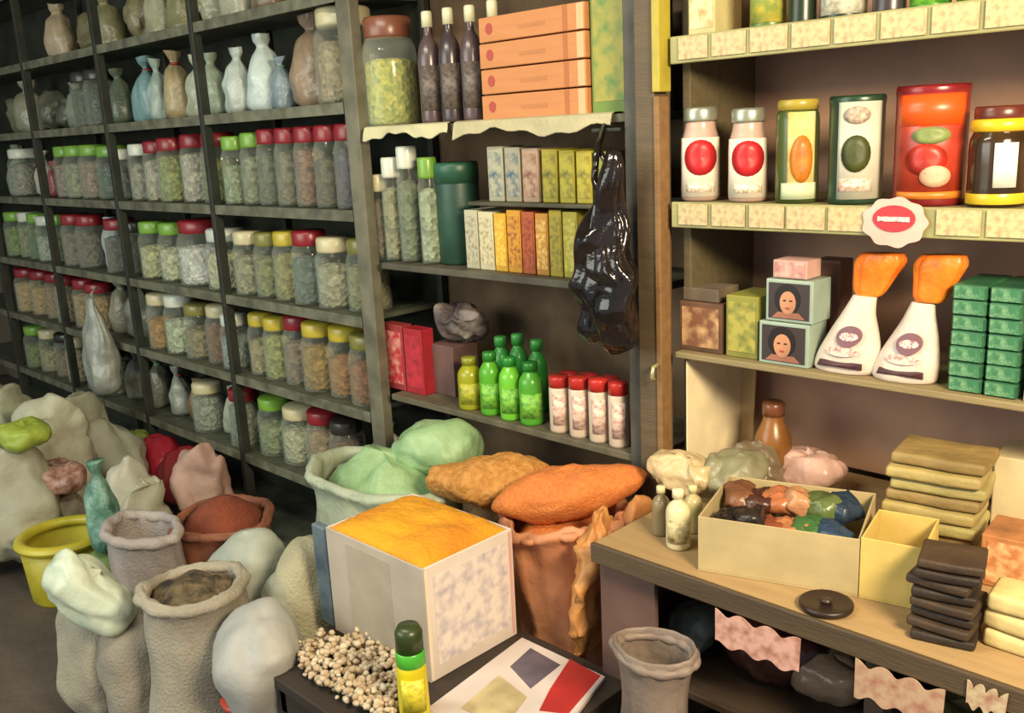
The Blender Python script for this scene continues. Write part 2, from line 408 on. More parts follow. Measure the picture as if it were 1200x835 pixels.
# extra thing-level helper: a box whose front edge runs between two image columns
def fcarton(pl, pr, pyt, z, dpt, col, label, Y=FY + .03, **kw):
    x0, x1 = Xat(pl, Y, z), Xat(pr, Y, z)
    zt = Zat(x0, Y, pyt)
    return carton(x0 + .001, x1 - .001, Y, Y + dpt, z + .0005, max(.01, zt - z), col, label, **kw)
def onshelf(pc, pw, pyt, z, Y0=FY + .02):
    # a round thing: centre column, width and top row in the picture -> x, y, r, h
    Y = Y0 + .06
    for _ in range(4):
        x = Xat(pc, Y, z); r = rad(pw, x, Y, z) * .97; Y = Y0 + r
    h = Zat(x, Y, pyt) - z
    return x, Y, r, h

RED, GRN, YEL, OLV, WHT, CRM, DRK = '#862229', '#74a23c', '#b9a83a', '#7d7a3e', '#cfd3c4', '#c6bd97', '#2f2c28'
ROW = {0: 'the highest shelf of the rack', 1: 'the second shelf down of the rack', 2: 'the third shelf down of the rack',
       3: 'the fourth shelf down of the rack', 4: 'the fifth shelf down of the rack', 5: 'the lowest loaded shelf of the rack'}
BAY = {'C': 'bay beside the middle unit', 'B': 'centre bay', 'A': 'third bay from the middle unit', 'Z': 'farthest bay'}
BX = {'C': (-3.735, -2.79), 'B': (-4.695, -3.785), 'A': (-5.675, -4.745), 'Z': (-6.63, -5.725)}
CN = {RED: 'red', GRN: 'green', YEL: 'yellow', OLV: 'olive', WHT: 'white', CRM: 'cream', DRK: 'dark'}
SHORT = {0: 'top shelf', 1: 'second shelf', 2: 'third shelf', 3: 'fourth shelf', 4: 'fifth shelf', 5: 'lowest shelf'}
BSH = {'C': 'nearest bay', 'B': 'second bay', 'A': 'third bay', 'Z': 'farthest bay'}
rnd = random.Random(7)
def row(bay, lv, items, hmax=.30):
    x0, x1 = BX[bay]; z = ZL[lv]; n = len(items); wsum = sum(it[3] for it in items); g = (x1 - x0 - wsum * 2) / max(1, n)
    if g < .002:
        k = (x1 - x0 - .002 * n) / (wsum * 2); g = .002
    else: k = 1
    x = x0 + g / 2
    for i, it in enumerate(items):
        kind, c1, c2, r, h = it[:5]; r *= k
        xc = x + r; x += 2 * r + g
        yc = FY + .012 + r + rnd.uniform(0, .03)
        where = '%s, %s of rack, %s' % (ORD[i], BSH[bay], SHORT[lv])
        grp = 'jars and bags on the %s, %s' % (SHORT[lv], BSH[bay])
        if kind == 'j':
            extra = it[5] if len(it) > 5 else None
            jar(xc, yc, z, r, h, c1, c2, rnd.uniform(.55, .74), 'clear jar with %s lid, %s' % (CN[c1], where), grp, lab=extra)
        elif kind == 'b':
            pouch(xc, yc + .02, z, r * .88, h, c1, '%s plastic bag standing, %s' % (c2, where), 'bag', grp, seed=rnd.random() * 50, flat=.8, rz=rnd.uniform(-.4, .4), mt=it[5] if len(it) > 5 else None, tie=rnd.choice([None, '#8a3030', '#4d7a55']))
        elif kind == 's':
            pillow('plastic_bag', (xc, yc + .05, z), (r * 1.75, .14, h * .95), c1, '%s plastic bag lying, %s' % (c2, where), 'bag', amp=.18, seed=rnd.random() * 40, group=grp, rz=rnd.uniform(-.2, .2))
        elif kind == 't':
            bottle(xc, yc, z, r, h, c1, c2, 'slim bottle, %s' % where, grp)
lt = ('#b8b7a4', '#6f7060', 40)
# --- nearest bay (C)
row('C', 0, [('b', '#a8a894', 'grey', .10, .30), ('b', '#7b6a55', 'brown', .10, .30), ('s', '#9a9c86', 'pale', .12, .24), ('b', '#b4b39a', 'cream', .1, .3)])
row('C', 1, [('b', '#b9c4bb', 'whitish', .085, .26), ('b', '#c3d2cd', 'white', .09, .30), ('b', '#7f8f98', 'blue grey', .07, .20), ('b', '#94806a', 'tan brown', .115, .335), ('j', CRM, '#9a8a66', .115, .33)])
row('C', 2, [('j', GRN, '#8b9878', .066, .28), ('j', GRN, '#7c8468', .07, .29)] + [('j', RED, c, .074, .30) for c in ('#59604a', '#6b6a55', '#7a5f4e', '#55503f', '#4e4754')])
row('C', 3, [('j', CRM, '#8f8f72', .075, .27), ('j', OLV, '#7b8257', .075, .27), ('j', YEL, '#8c8a54', .08, .28), ('j', RED, '#5b6b62', .08, .29), ('j', CRM, '#9a9b80', .085, .27), ('j', OLV, '#8e8a5f', .085, .27)])
row('C', 4, [('j', YEL, '#938b63', .072, .27), ('j', YEL, '#8b9158', .072, .27), ('j', RED, '#7a6c5a', .075, .29), ('j', YEL, '#92793f', .082, .28), ('j', YEL, '#9a6b38', .085, .28), ('j', OLV, '#8a5a37', .085, .27)])
row('C', 5, [('j', GRN, '#7d8a64', .085, .26), ('j', CRM, '#a9ab8b', .10, .25), ('j', RED, '#8f7d5f', .085, .27), ('j', DRK, '#5e4a3a', .075, .26), ('b', '#c3c3b0', 'white', .10, .27)])
# --- second bay (B)
row('B', 0, [('s', '#878063', 'tan', .12, .25), ('b', '#a7a689', 'pale', .1, .3), ('b', '#8f8a64', 'olive', .1, .28), ('s', '#aaa98e', 'cream', .11, .24)])
row('B', 1, [('b', '#7fa3a4', 'light blue', .12, .30), ('b', '#9fb1a7', 'pale green', .075, .28), ('b', '#b0a078', 'tan', .10, .30), ('b', '#b7bca4', 'white', .09, .26), ('b', '#9fb09a', 'grey green', .08, .26)])
row('B', 2, [('j', WHT, '#8c8c7a', .07, .27), ('j', RED, '#a9a58e', .075, .28), ('j', RED, '#8a9455', .08, .29), ('j', RED, '#b0ad98', .08, .30), ('j', RED, '#75803f', .085, .30)])
row('B', 3, [('j', GRN, '#b5b78a', .08, .28), ('j', GRN, '#c2c6a2', .085, .28), ('j', RED, '#d3d6cc', .12, .30), ('j', WHT, '#c0bf96', .10, .27)])
row('B', 4, [('j', CRM, '#a87f45', .085, .28), ('j', WHT, '#b4c0a0', .085, .29), ('j', OLV, '#8a8260', .085, .26), ('j', CRM, '#7d5a42', .085, .27), ('j', WHT, '#8a9a90', .07, .25)])
row('B', 5, [('b', '#9aa093', 'grey', .09, .26), ('b', '#8a6a4c', 'brown', .085, .22), ('j', CRM, '#8e9484', .085, .24), ('b', '#aeb3a0', 'whitish', .09, .24), ('j', RED, '#7c8672', .08, .27)])
# --- third bay (A)
row('A', 0, [('b', '#b9a88a', 'cream', .11, .3), ('s', '#7a7352', 'olive', .13, .22), ('b', '#8c8a68', 'tan', .12, .28)])
row('A', 1, [('s', '#5d6054', 'dark grey', .10, .2), ('b', '#8c917d', 'grey', .09, .24), ('j', DRK, '#4f5648', .085, .28), ('j', DRK, '#5a6155', .085, .28), ('b', '#64715f', 'green grey', .09, .27)])
row('A', 2, [('j', GRN, '#9b8c7a', .085, .28), ('j', GRN, '#8f9477', .09, .28), ('j', GRN, '#8c7c6a', .09, .28), ('j', GRN, '#57695a', .09, .27), ('j', WHT, '#6a6f66', .07, .25)])
row('A', 3, [('j', RED, '#7c7466', .09, .29), ('j', RED, '#6b6a5c', .09, .29), ('b', '#b8c1c0', 'white', .085, .28), ('j', RED, '#5d5c52', .09, .28), ('j', DRK, '#4e5348', .08, .27)])
row('A', 4, [('j', RED, '#a58d62', .09, .28), ('j', RED, '#9a8458', .09, .27), ('b', '#95937e', 'grey', .10, .3), ('b', '#7f8272', 'dull grey', .10, .3), ('s', '#6e7262', 'dark', .07, .2)])
row('A', 5, [('j', CRM, '#8c8a6a', .085, .27), ('j', DRK, '#7a7a62', .085, .27), ('b', '#8a8c7a', 'grey', .1, .28), ('b', '#6c6e60', 'dark grey', .1, .28)])
# --- farthest bay (Z)
row('Z', 1, [('s', '#7e8064', 'olive', .14, .24), ('b', '#9a9a80', 'pale', .13, .3), ('s', '#6a6b5a', 'grey', .13, .2)])
row('Z', 2, [('b', '#9aa38f', 'pale', .11, .3), ('j', WHT, '#8f8f80', .1, .28), ('b', '#c9c4b0', 'white', .09, .26), ('b', '#a05a5a', 'reddish', .08, .2)])
row('Z', 3, [('j', GRN, '#7c8f52', .09, .28), ('j', WHT, '#90946f', .09, .28), ('j', GRN, '#5f7a4c', .09, .28), ('j', WHT, '#aab19c', .09, .27), ('j', GRN, '#6e8458', .08, .28)])
row('Z', 4, [('j', RED, '#b19a6c', .10, .28), ('j', RED, '#ab9263', .10, .28), ('j', RED, '#9a7f5c', .1, .28), ('j', RED, '#8d8466', .09, .28)])
row('Z', 5, [('j', GRN, '#6e8146', .09, .27), ('j', CRM, '#9c9670', .09, .27), ('j', DRK, '#8a7a5c', .09, .27), ('j', CRM, '#a39877', .09, .27)])
# silver bag hanging in front of the rack
p = PYp(125, 360, FY - .10)
def hangbag(name, px, pyt, pyb, pw, Y, col, label, seed, mt=None, flat=.6, topw=.16, shape=None, lean=0):
    a = PYp(px, pyb, Y); zt = Zat(a.x, Y, pyt); h = zt - a.z; r = rad(pw, a.x, Y, a.z)
    t = thing(name, label, 'bag', a)
    shape = shape or [(.25, 0), (.72, .05), (1, .18), (.98, .36), (.82, .55), (.55, .74), (.3, .88), (topw, 1)]
    lathe('bag_body', resample([(r * s_, h * q) for s_, q in shape], 5), mt or film(col), t, 48, sx=1, sy=flat, amp=r * .22, fr=1.1 / r, seed=seed, wr=.09, wn=7, lean=(lean, 0))
    tube('handle', [(lean - r * .12, 0, h * .97), (lean - r * .05, 0, h * 1.05), (lean + 0, 0.03, h * 1.10), (lean + r * .05, 0, h * 1.05), (lean + r * .12, 0, h * .97)], .004, mt or film(col), t, 6)
    return t
hangbag('plastic_bag', 125, 350, 462, 58, FY - .09, '#9ba095', 'silver grey plastic bag hanging on the rack post below the red lids', 3)

# ------------------------------------------------------------------ middle unit
z = ZM[0]
x, y, r, h = onshelf(462, 66, 22, z)
t = jar(x, y, z + .002, r, h, '#7b4c3a', '#7d8a3e', .62, 'large glass jar with olive green contents beside the grey post', None, 'glass_jar', '#b9b44e', alpha=.12)
for i, (pc, pt) in enumerate(((508, 14), (532, 10), (557, 7), (583, 1))):
    x, y, r, h = onshelf(pc, 27, pt, z, FY + .03 + .0 * i)
    bottle(x, y, z + .002, r, h, '#443a3e' if i % 2 else '#57484a', '#d3d2b0', 'dark bottle with white cap behind the jar, %s' % ORD[i], 'dark bottles with white caps', lab=('#6c6058', '#3e3a3c', 40), shoulder=.66)
# four tan wooden-looking cartons in a stack
x0 = Xat(566, FY + .015, z); x1 = Xat(688, FY + .015, z); zt = Zat(x0, FY + .015, 22); hh = (zt - z) / 4
tanp = mat('#c98a58', .7, .18, 6, .1, 20, 'wood', '#b27446')
for k in range(4):
    t = carton(x0 + (.002 if k % 2 else 0), x1, FY + .015, FY + .26, z + .004 + k * hh, hh - .004, tanp, 'long tan carton, %s of the stack of four' % UP[k], 'carton', 'stack of tan cartons')
    a = (x1 - x0) / 2
    box('end_stripe', a * .62, a * .70, -.1235, -.1226, .002, hh - .006, plastic('#b06a3a', .6), t, 0)
    box('end_stripe', a * .86, a * .98, -.1235, -.1226, .002, hh - .006, plastic('#e0b184', .6), t, 0)
    slab('red_mark', oval(-a * .78, hh * .5, a * .07, hh * .22), .001, plastic('#a8473c', .6), t, Matrix.Translation((0, -.1238, 0)))
    box('pull_tab', -a * .2, a * .3, -.1235, -.1226, hh * .35, hh * .5, plastic('#b57748', .6), t, 0)
fcarton(694, 738, -20, z, .2, mat('#6f8a3c', .6, .2, 8, .1, 20), 'yellow and green tall box at the shelf end beside the cartons', front=printed('#9a9440', '#4d7a3a', 10), side=printed('#6f9a45', '#3c6a3a', 12))
# left jars on the second shelf
z = ZM[2]
for i, (pc, pw, pt, lid, c) in enumerate(((449, 24, 205, CRM, '#6f6350'), (466, 26, 185, WHT, '#8a8a68'), (485, 28, 172, WHT, '#6e7a5e'), (508, 26, 185, GRN, '#9aa888'))):
    x, y, r, h = onshelf(pc, pw, pt, z, FY + .03)
    jar(x, y, z + .001, r, h, lid, c, .7, 'narrow jar with %s lid beside the grey post, %s on middle shelf' % (CN[lid], ORD[i]), 'narrow jars left of the green tin', 'glass_jar')
x, y, r, h = onshelf(541, 52, 190, z, FY + .06)
t = thing('green_tin', 'dark green round tin between the narrow jars and the packets', 'tin', (x, y, z + .001))
lathe('tin_body', [(0, 0), (r * .96, 0), (r, .006), (r, h * .8), (r * .98, h * .82)], mat('#24493a', .45, .25, 8, .05, 20), t, 28)
lathe('lid', [(0, h * .8), (r * 1.03, h * .8), (r * 1.03, h * .97), (r * .97, h), (0, h)], mat('#2c5a45', .4, .2, 8, .05, 20), t, 28)
cols = ['#b8b49a', '#c9c3a0', '#d0a22e', '#c9902b', '#a8542c', '#b98332', '#a3912f', '#9c9434']
xs = [547, 563, 581, 596, 613, 629, 645, 661, 679]
for i in range(8):
    fcarton(xs[i], xs[i + 1] - 1, 246 + (i % 3) * 2, z, .12, mat(cols[i], .55, .15, 8, .05, 20), 'slim packet, %s in the lower packet row' % ORD[i], group='slim packets on the lower row', name='packet',
            Y=FY + .045, front=printed(cols[i], ['#8c7f66', '#a08a60', '#e0c65a', '#8a3f25', '#7a2f20', '#e0c070', '#6a6a2a', '#c0b860'][i], 40))
z = ZM[1]
for i, (a, b, c, c2) in enumerate(((573, 592, '#a9a890', '#4e6370'), (593, 612, '#9d9884', '#3f5a6d'), (613, 633, '#a88f78', '#7a4a3c'), (636, 655, '#a09430', '#5a5a20'), (656, 675, '#ada234', '#6a6a28'), (676, 695, '#b3a636', '#7a7028'), (696, 716, '#8f8f34', '#5c6426'))):
    fcarton(a, b - 1, 172 + i, z, .10, mat(c, .55, .15, 8, .05, 20), '%s packet standing, %s on the small upper shelf' % ('pale' if i < 3 else 'yellow', ORD[i]), group='packets on the small upper shelf', name='packet', Y=FY + .05, front=printed(c, c2, 25))
# bottom shelf of the middle unit
z = ZM[3]
fcarton(452, 476, 378, z, .05, mat('#a03a3a', .5, .2, 8, .1, 20), 'red packet with pale panel, left on the lower middle shelf', name='packet', Y=FY + .05, front=printed('#b8303a', '#d9a08c', 16))
fcarton(477, 498, 384, z, .06, mat('#b02a35', .45, .2, 8, .1, 20), 'bright red packet right of the pale panelled one', name='packet', Y=FY + .05, front=printed('#c0303c', '#8a2430', 14))
fcarton(506, 534, 402, z, .12, mat('#6d504b', .7, .2, 8, .1, 20), 'dull brown box behind the olive green bottle', Y=FY + .10)
x = Xat(533, FY + .14, z + .26)
fc = PYp(528, 402, FY + .10)
pillow('plastic_bag', (fc.x, FY + .165, fc.z - .022), (.22, .15, .14), '#8c7d78', 'dark and white crumpled bag on top of the dull brown box', 'bag', amp=.25, seed=3, mt=mat('#4a4140', .5, .3, 9, .5, 20, 'print', '#a89a90'))
for i, (pc, pw, pt, b, c) in enumerate(((553, 30, 418, '#9a9c22', '#8a8f2a'), (577, 27, 412, '#57a52d', '#2e7d2c'), (600, 27, 418, '#6fc238', '#2f8a32'), (624, 29, 424, '#4fa031', '#2a7a2d'))):
    x, y, r, h = onshelf(pc, pw, pt, z, FY + .01)
    bottle(x, y, z + .001, r, h, b, c, '%s bottle, %s in the front row on the lower shelf' % ('olive' if i == 0 else 'bright green', ORD[i]), 'green bottles, front row', lab=('#86c34a', '#3a8a30', 30) if i else ('#b4b13a', '#7a8426', 30), shoulder=.72, neck=.5)
for i, (pc, pt) in enumerate(((590, 394), (610, 391), (632, 398))):
    x, y, r, h = onshelf(pc, 24, pt, z, FY + .125)
    bottle(x, y, z + .001, r, h, '#2f8638', '#3c8f40', 'green bottle, %s in the back row on the lower shelf' % ORD[i], 'green bottles, back row', shoulder=.7, neck=.5)
for i, (pc, pt) in enumerate(((657, 440), (680, 441), (703, 443), (726, 447))):
    x, y, r, h = onshelf(pc, 25, pt, z, FY + .01)
    t = thing('spice_jar', 'white jar with red lid, %s beside the green bottles' % ORD[i], 'jar', (x, y, z + .001), 0, 'white jars with red lids')
    lathe('jar_body', [(0, 0), (r * .94, 0), (r, .008), (r, h * .78), (r * .9, h * .82), (0, h * .82)], mat('#d5c2ae', .35, .1, 8, 0), t, 20)
    lathe('lid', [(0, h * .81), (r * .98, h * .81), (r * .98, h * .97), (r * .9, h), (0, h)], plastic('#b8302a'), t, 20)
    arcpatch('label', r * 1.01, h * .15, h * .7, math.atan2(-y, -x), .7, printed('#e6cdbd', '#a86a66', 40), t)
for i, (pc, pt) in enumerate(((668, 436), (692, 438), (716, 441))):
    x, y, r, h = onshelf(pc, 23, pt, z, FY + .115)
    t = thing('spice_jar', 'red-lidded jar half hidden, %s of the back row' % ORD[i], 'jar', (x, y, z + .001), 0, 'red-lidded jars, back row')
    lathe('jar_body', [(0, 0), (r * .94, 0), (r, .008), (r, h * .78), (r * .9, h * .82), (0, h * .82)], mat('#b08e80', .35, .1, 8, 0), t, 20)
    lathe('lid', [(0, h * .81), (r * .98, h * .81), (r * .98, h * .97), (r * .9, h), (0, h)], plastic('#a8282a'), t, 20)
# black plastic bag
blk = mat('#121010', .13, .2, 9, .55, 9, 'film', '#241c1a')
rbox(pst, 'peg', -1.640, -1.545, FY - .03, FY - .02, 1.78, 1.79, metal_d)
bb = PYp(712, 412, FY - .12); bh_ = Zat(bb.x, FY - .12, 190) - bb.z; br = rad(86, bb.x, FY - .12, bb.z)
t = thing('black_bag', 'shiny black plastic bag hanging beside the wooden post', 'bag', bb)
for sx_, hh_, rr_, sd_ in ((-.32, .92, .72, 11), (.30, 1.0, .70, 23)):
    lathe('bag_lobe', resample([(br * rr_ * q, bh_ * hh_ * k + (.03 if sx_ < 0 else 0)) for q, k in [(.3, 0), (.85, .05), (1.0, .17), (1.0, .33), (.9, .5), (.7, .66), (.42, .82), (.2, 1)]], 6), blk, t, 56, sx=1, sy=.7, amp=br * .42, fr=.9 / br, seed=sd_, wr=.10, wn=7, lean=(-br * sx_ * .8, 0)).location = (br * sx_, 0, 0)
px_ = -1.60 - bb.x
tube('handle', [(-br * .3, 0, bh_ * .90), (px_ * .6, .03, 1.74 - bb.z), (px_, .095, 1.795 - bb.z), (px_ * .9, .06, 1.74 - bb.z), (br * .3, 0, bh_ * .95)], .008, blk, t, 8)
hb = PYp(738, 400, FY - .10)

# ------------------------------------------------------------------ right unit: top shelf
z = ZR[0]
fcarton(806, 838, -40, z, .12, mat('#c9c08a', .6, .12, 8, .05, 20), 'cream box standing at the left end of the top right shelf', Y=FY + .02, front=printed('#d9cfa0', '#b98a50', 16))
for i, (pc, pw, b, l) in enumerate(((900, 44, '#5a7a35', ('#8a9a4a', '#c9b84a', 20)), (940, 34, '#23301f', None), (988, 56, '#2c3a2a', ('#d8d6c4', '#8a8a7a', 30)), (1042, 40, '#3a3438', None), (1090, 48, '#4f9a34', ('#7ac043', '#3a7a2a', 20)), (1152, 60, '#3f7a30', ('#8ab04a', '#4a8030', 20)))):
    x, y, r, h = onshelf(pc, pw, -60, z)
    t = thing('tin_can', 'can cut off at the picture top, %s, top right shelf' % ORD[i + 1], 'can', (x, y, z + .001), 0, 'cans on the top right shelf')
    h = min(h, .19)
    lathe('can_body', [(0, 0), (r * .97, 0), (r, .005), (r * .98, .012), (r * .98, h - .012), (r, h - .005), (r * .97, h), (0, h - .004)], plastic(b), t, 28)
    if l: arcpatch('label', r * 1.0, h * .06, h * .9, math.atan2(-y, -x), 1.15, printed(*l), t)
# middle shelf
z = ZR[1]
def view(x, y): return math.atan2(-y, -x)
for i, (pc, pt) in enumerate(((821, 126), (876, 127))):
    x, y, r, h = onshelf(pc, 46, pt, z, FY + .015)
    t = thing('tomato_jar', 'glass jar with red tomato label, %s on the middle right shelf' % ['leftmost', 'second'][i], 'jar', (x, y, z + .001), 0, 'jars with red tomato labels')
    lathe('jar_body', resample([(r * .85, 0), (r, h * .05), (r, h * .3), (r, h * .6), (r * .82, h * .76), (r * .74, h * .86)], 3), mat('#c3a596', .2, .2, 8, 0, kind='film'), t, 26)
    lathe('lid', [(0, h * .85), (r * .84, h * .85), (r * .86, h * .87), (r * .86, h * .97), (r * .8, h), (0, h)], mat('#aeb3a2', .3, .1, 9, 0, metal=.6), t, 24)
    lb = arcpatch('label', r * 1.005, h * .05, h * .68, view(x, y), 1.2, paper('#ece2cf'), t)
    arcpatch('tomato_print', r * 1.02, h * .28, h * .66, view(x, y), .85, mat('#c4262c', .4, .2, 10, 0), lb, True)
    arcpatch('print_line', r * 1.02, h * .10, h * .2, view(x, y), .75, printed('#e8dcc8', '#a88a70', 60), lb)
x, y, r, h = onshelf(933, 50, 117, z, FY + .015)
t = thing('peach_jar', 'tall jar with orange fruit label and dark green sides', 'jar', (x, y, z + .001))
lathe('jar_body', resample([(r * .9, 0), (r, h * .04), (r, h * .4), (r, h * .8), (r * .88, h * .9)], 3), mat('#4a5a2a', .25, .3, 8, 0), t, 26)
lathe('lid', [(0, h * .9), (r * .94, h * .9), (r * .94, h * .98), (r * .88, h), (0, h)], plastic('#a8963c'), t, 24)
arcpatch('label', r * 1.01, h * .06, h * .88, view(x, y) + .2, .66, mat('#c49c44', .4, .2, 12, 0, col2='#e8dfa0'), t)
arcpatch('fruit_print', r * 1.03, h * .2, h * .66, view(x, y) + .2, .5, mat('#d9822e', .4, .3, 30, 0), t, True)
arcpatch('lower_band', r * 1.03, h * .04, h * .2, view(x, y) + .1, .85, paper('#c9d6b0'), t)
x, y, r, h = onshelf(1001, 64, 112, z, FY + .015)
t = thing('olive_can', 'tall dark can with white label and green olive picture', 'can', (x, y, z + .001))
lathe('can_body', [(0, 0), (r * .96, 0), (r, .006), (r, .014), (r * .98, .02), (r * .98, h - .02), (r, h - .014), (r, h - .006), (r * .96, h), (r * .9, h - .006), (0, h - .006)], mat('#2f4a35', .3, .2, 8, 0, metal=.2), t, 32)
lb = arcpatch('label', r * 1.0, h * .05, h * .94, view(x, y) + .15, .82, paper('#c9c6b4'), t)
arcpatch('olive_print', r * 1.02, h * .30, h * .64, view(x, y), .5, mat('#4a5224', .5, .3, 20, 0), lb, True)
arcpatch('crest', r * 1.02, h * .74, h * .90, view(x, y), .45, printed('#b0a795', '#8a6a5c', 60), lb, True)
arcpatch('print_line', r * 1.02, h * .12, h * .24, view(x, y), .6, printed('#d8cdbc', '#b07a6c', 50), lb)
x, y, r, h = onshelf(1087, 82, 100, z, FY + .01)
t = thing('tomato_tin', 'large red tin with orange upper band, biggest on the middle right shelf', 'can', (x, y, z + .001))
lathe('can_body', [(0, 0), (r * .97, 0), (r, .006), (r, .014), (r * .985, .02), (r * .985, h - .02), (r, h - .014), (r, h - .006), (r * .97, h), (r * .92, h - .008), (0, h - .008)], mat('#8a2426', .25, .2, 8, 0, metal=.15), t, 36)
vb = view(x, y)
lb = arcpatch('label', r * .995, h * .06, h * .93, vb, 1.05, mat('#b8402c', .35, .25, 16, 0), t)
arcpatch('orange_band', r * 1.01, h * .67, h * .92, vb, 1.0, plastic('#e0561c', .35), lb)
arcpatch('green_print', r * 1.015, h * .52, h * .66, vb, .5, mat('#8a9a5a', .5, .3, 20, 0), lb, True)
arcpatch('tomato_print', r * 1.02, h * .26, h * .52, vb - .1, .55, mat('#c43424', .4, .3, 20, 0), lb, True)
arcpatch('cream_print', r * 1.025, h * .16, h * .34, vb + .15, .4, mat('#e0b090', .5, .2, 20, 0), lb, True)
arcpatch('orange_line', r * 1.01, h * .06, h * .12, vb, 1.0, plastic('#d07828', .4), lb)
x, y, r, h = onshelf(1166, 66, 124, z, FY + .01)
t = thing('honey_jar', 'dark jar with yellow collar, yellow base and white label', 'jar', (x, y, z + .001))
lathe('jar_body', resample([(r * .9, 0), (r, h * .04), (r, h * .3), (r, h * .62), (r * .9, h * .72), (r * .78, h * .8)], 3), mat('#3a2a18', .15, .3, 8, 0), t, 28)
lathe('collar', [(r * .8, h * .74), (r * .98, h * .76), (r * .98, h * .86), (r * .8, h * .88)], plastic('#d8b326'), t, 28)
lathe('lid', [(0, h * .87), (r * .86, h * .87), (r * .88, h * .89), (r * .88, h * .98), (r * .8, h), (0, h)], plastic('#5a2a20'), t, 28)
lathe('base_band', [(r * 1.0, h * .03), (r * 1.02, h * .04), (r * 1.02, h * .13), (r * 1.0, h * .14)], plastic('#cdb02a'), t, 28, cap=False)
arcpatch('label', r * 1.02, h * .2, h * .64, view(x, y) + .25, .38, paper('#efe9dc'), t)
# small cream box high on the side, shadowed things between
b0 = PYp(803, 118, FY + .08)
t = carton(b0.x - .035, b0.x + .02, FY + .02, FY + .09, ZR[1] + .001, .235, mat('#3a3a36', .6, .2, 8, .1, 20), 'slim dark box with a cream upper panel behind the first tomato jar')
t.location.y = FY + .29
# lower shelf
z = ZR[2]
fcarton(796, 846, 352, z, .13, mat('#6a4a34', .7, .3, 8, .1, 20), 'brown box at the left end of the lower right shelf', Y=FY + .03, front=printed('#7a4f36', '#c9a070', 14))
fcarton(800, 842, 336, z + (Zat(Xat(796, FY + .03, z), FY + .03, 352) - z) + .001, .1, mat('#7a6a56', .7, .3, 8, .1, 20), 'small grey brown box lying on the brown box', Y=FY + .04)
fcarton(850, 888, 345, z, .13, mat('#8c8a3c', .6, .2, 8, .1, 20), 'yellow green box between the brown box and the face boxes', Y=FY + .03, front=printed('#a8a04a', '#5a6a30', 16))
def facebox(pl, pr, pyt, zz, label):
    Y = FY + .02
    x0, x1 = Xat(pl, Y, zz), Xat(pr, Y, zz); h = Zat(x0, Y, pyt) - zz
    t = carton(x0, x1, Y, Y + .09, zz + .0005, h, mat('#9db0a2', .45, .15, 8, 0), label, 'box', 'boxes with a portrait print', 'hair_dye_box')
    a = (x1 - x0) / 2; f = -.0455
    box('print_panel', -a * .86, a * .86, f - .001, f + .0004, h * .08, h * .92, plastic('#3a3030', .4), t, 0)
    pr_ = slab('portrait', oval(-a * .05, h * .55, a * .55, h * .36), .001, mat('#1f1614', .4, .2, 20, 0), t, Matrix.Translation((0, f - .0022, 0)))
    slab('face', oval(-a * .02, h * .47, a * .34, h * .27), .001, mat('#c98f6c', .5, .2, 12, 0), pr_, Matrix.Translation((0, f - .0034, 0)))
    for sx_ in (-.15, .12): slab('eye', oval(a * sx_, h * .52, a * .07, h * .02, 8), .001, plastic('#2a1a14', .5), pr_, Matrix.Translation((0, f - .0046, 0)))
    slab('mouth', oval(-a * .02, h * .34, a * .10, h * .025, 10), .001, plastic('#a04a40', .5), pr_, Matrix.Translation((0, f - .0046, 0)))
    slab('shoulders', [(-a * .7, h * .1), (a * .7, h * .1), (a * .45, h * .24), (-a * .45, h * .24)], .001, mat('#a8705a', .5, .2, 12, 0), pr_, Matrix.Translation((0, f - .0028, 0)))
    return h
h1 = facebox(889, 947, 375, z, 'lower box with a dark-haired portrait beside the white pouches')
h2 = facebox(897, 952, 326, z + h1 + .002, 'upper box with a dark-haired portrait, resting on its twin')
z2 = z + h1 + h2 + .004
fcarton(905, 946, 304, z2, .07, paper('#c99f94'), 'small pink box on top of the portrait boxes', Y=FY + .025, front=printed('#d3aaa0', '#a8706a', 20))
fcarton(949, 982, 304, z, .07, paper('#8f6a5c'), 'tall dull pink packet behind the first white pouch', Y=FY + .16)

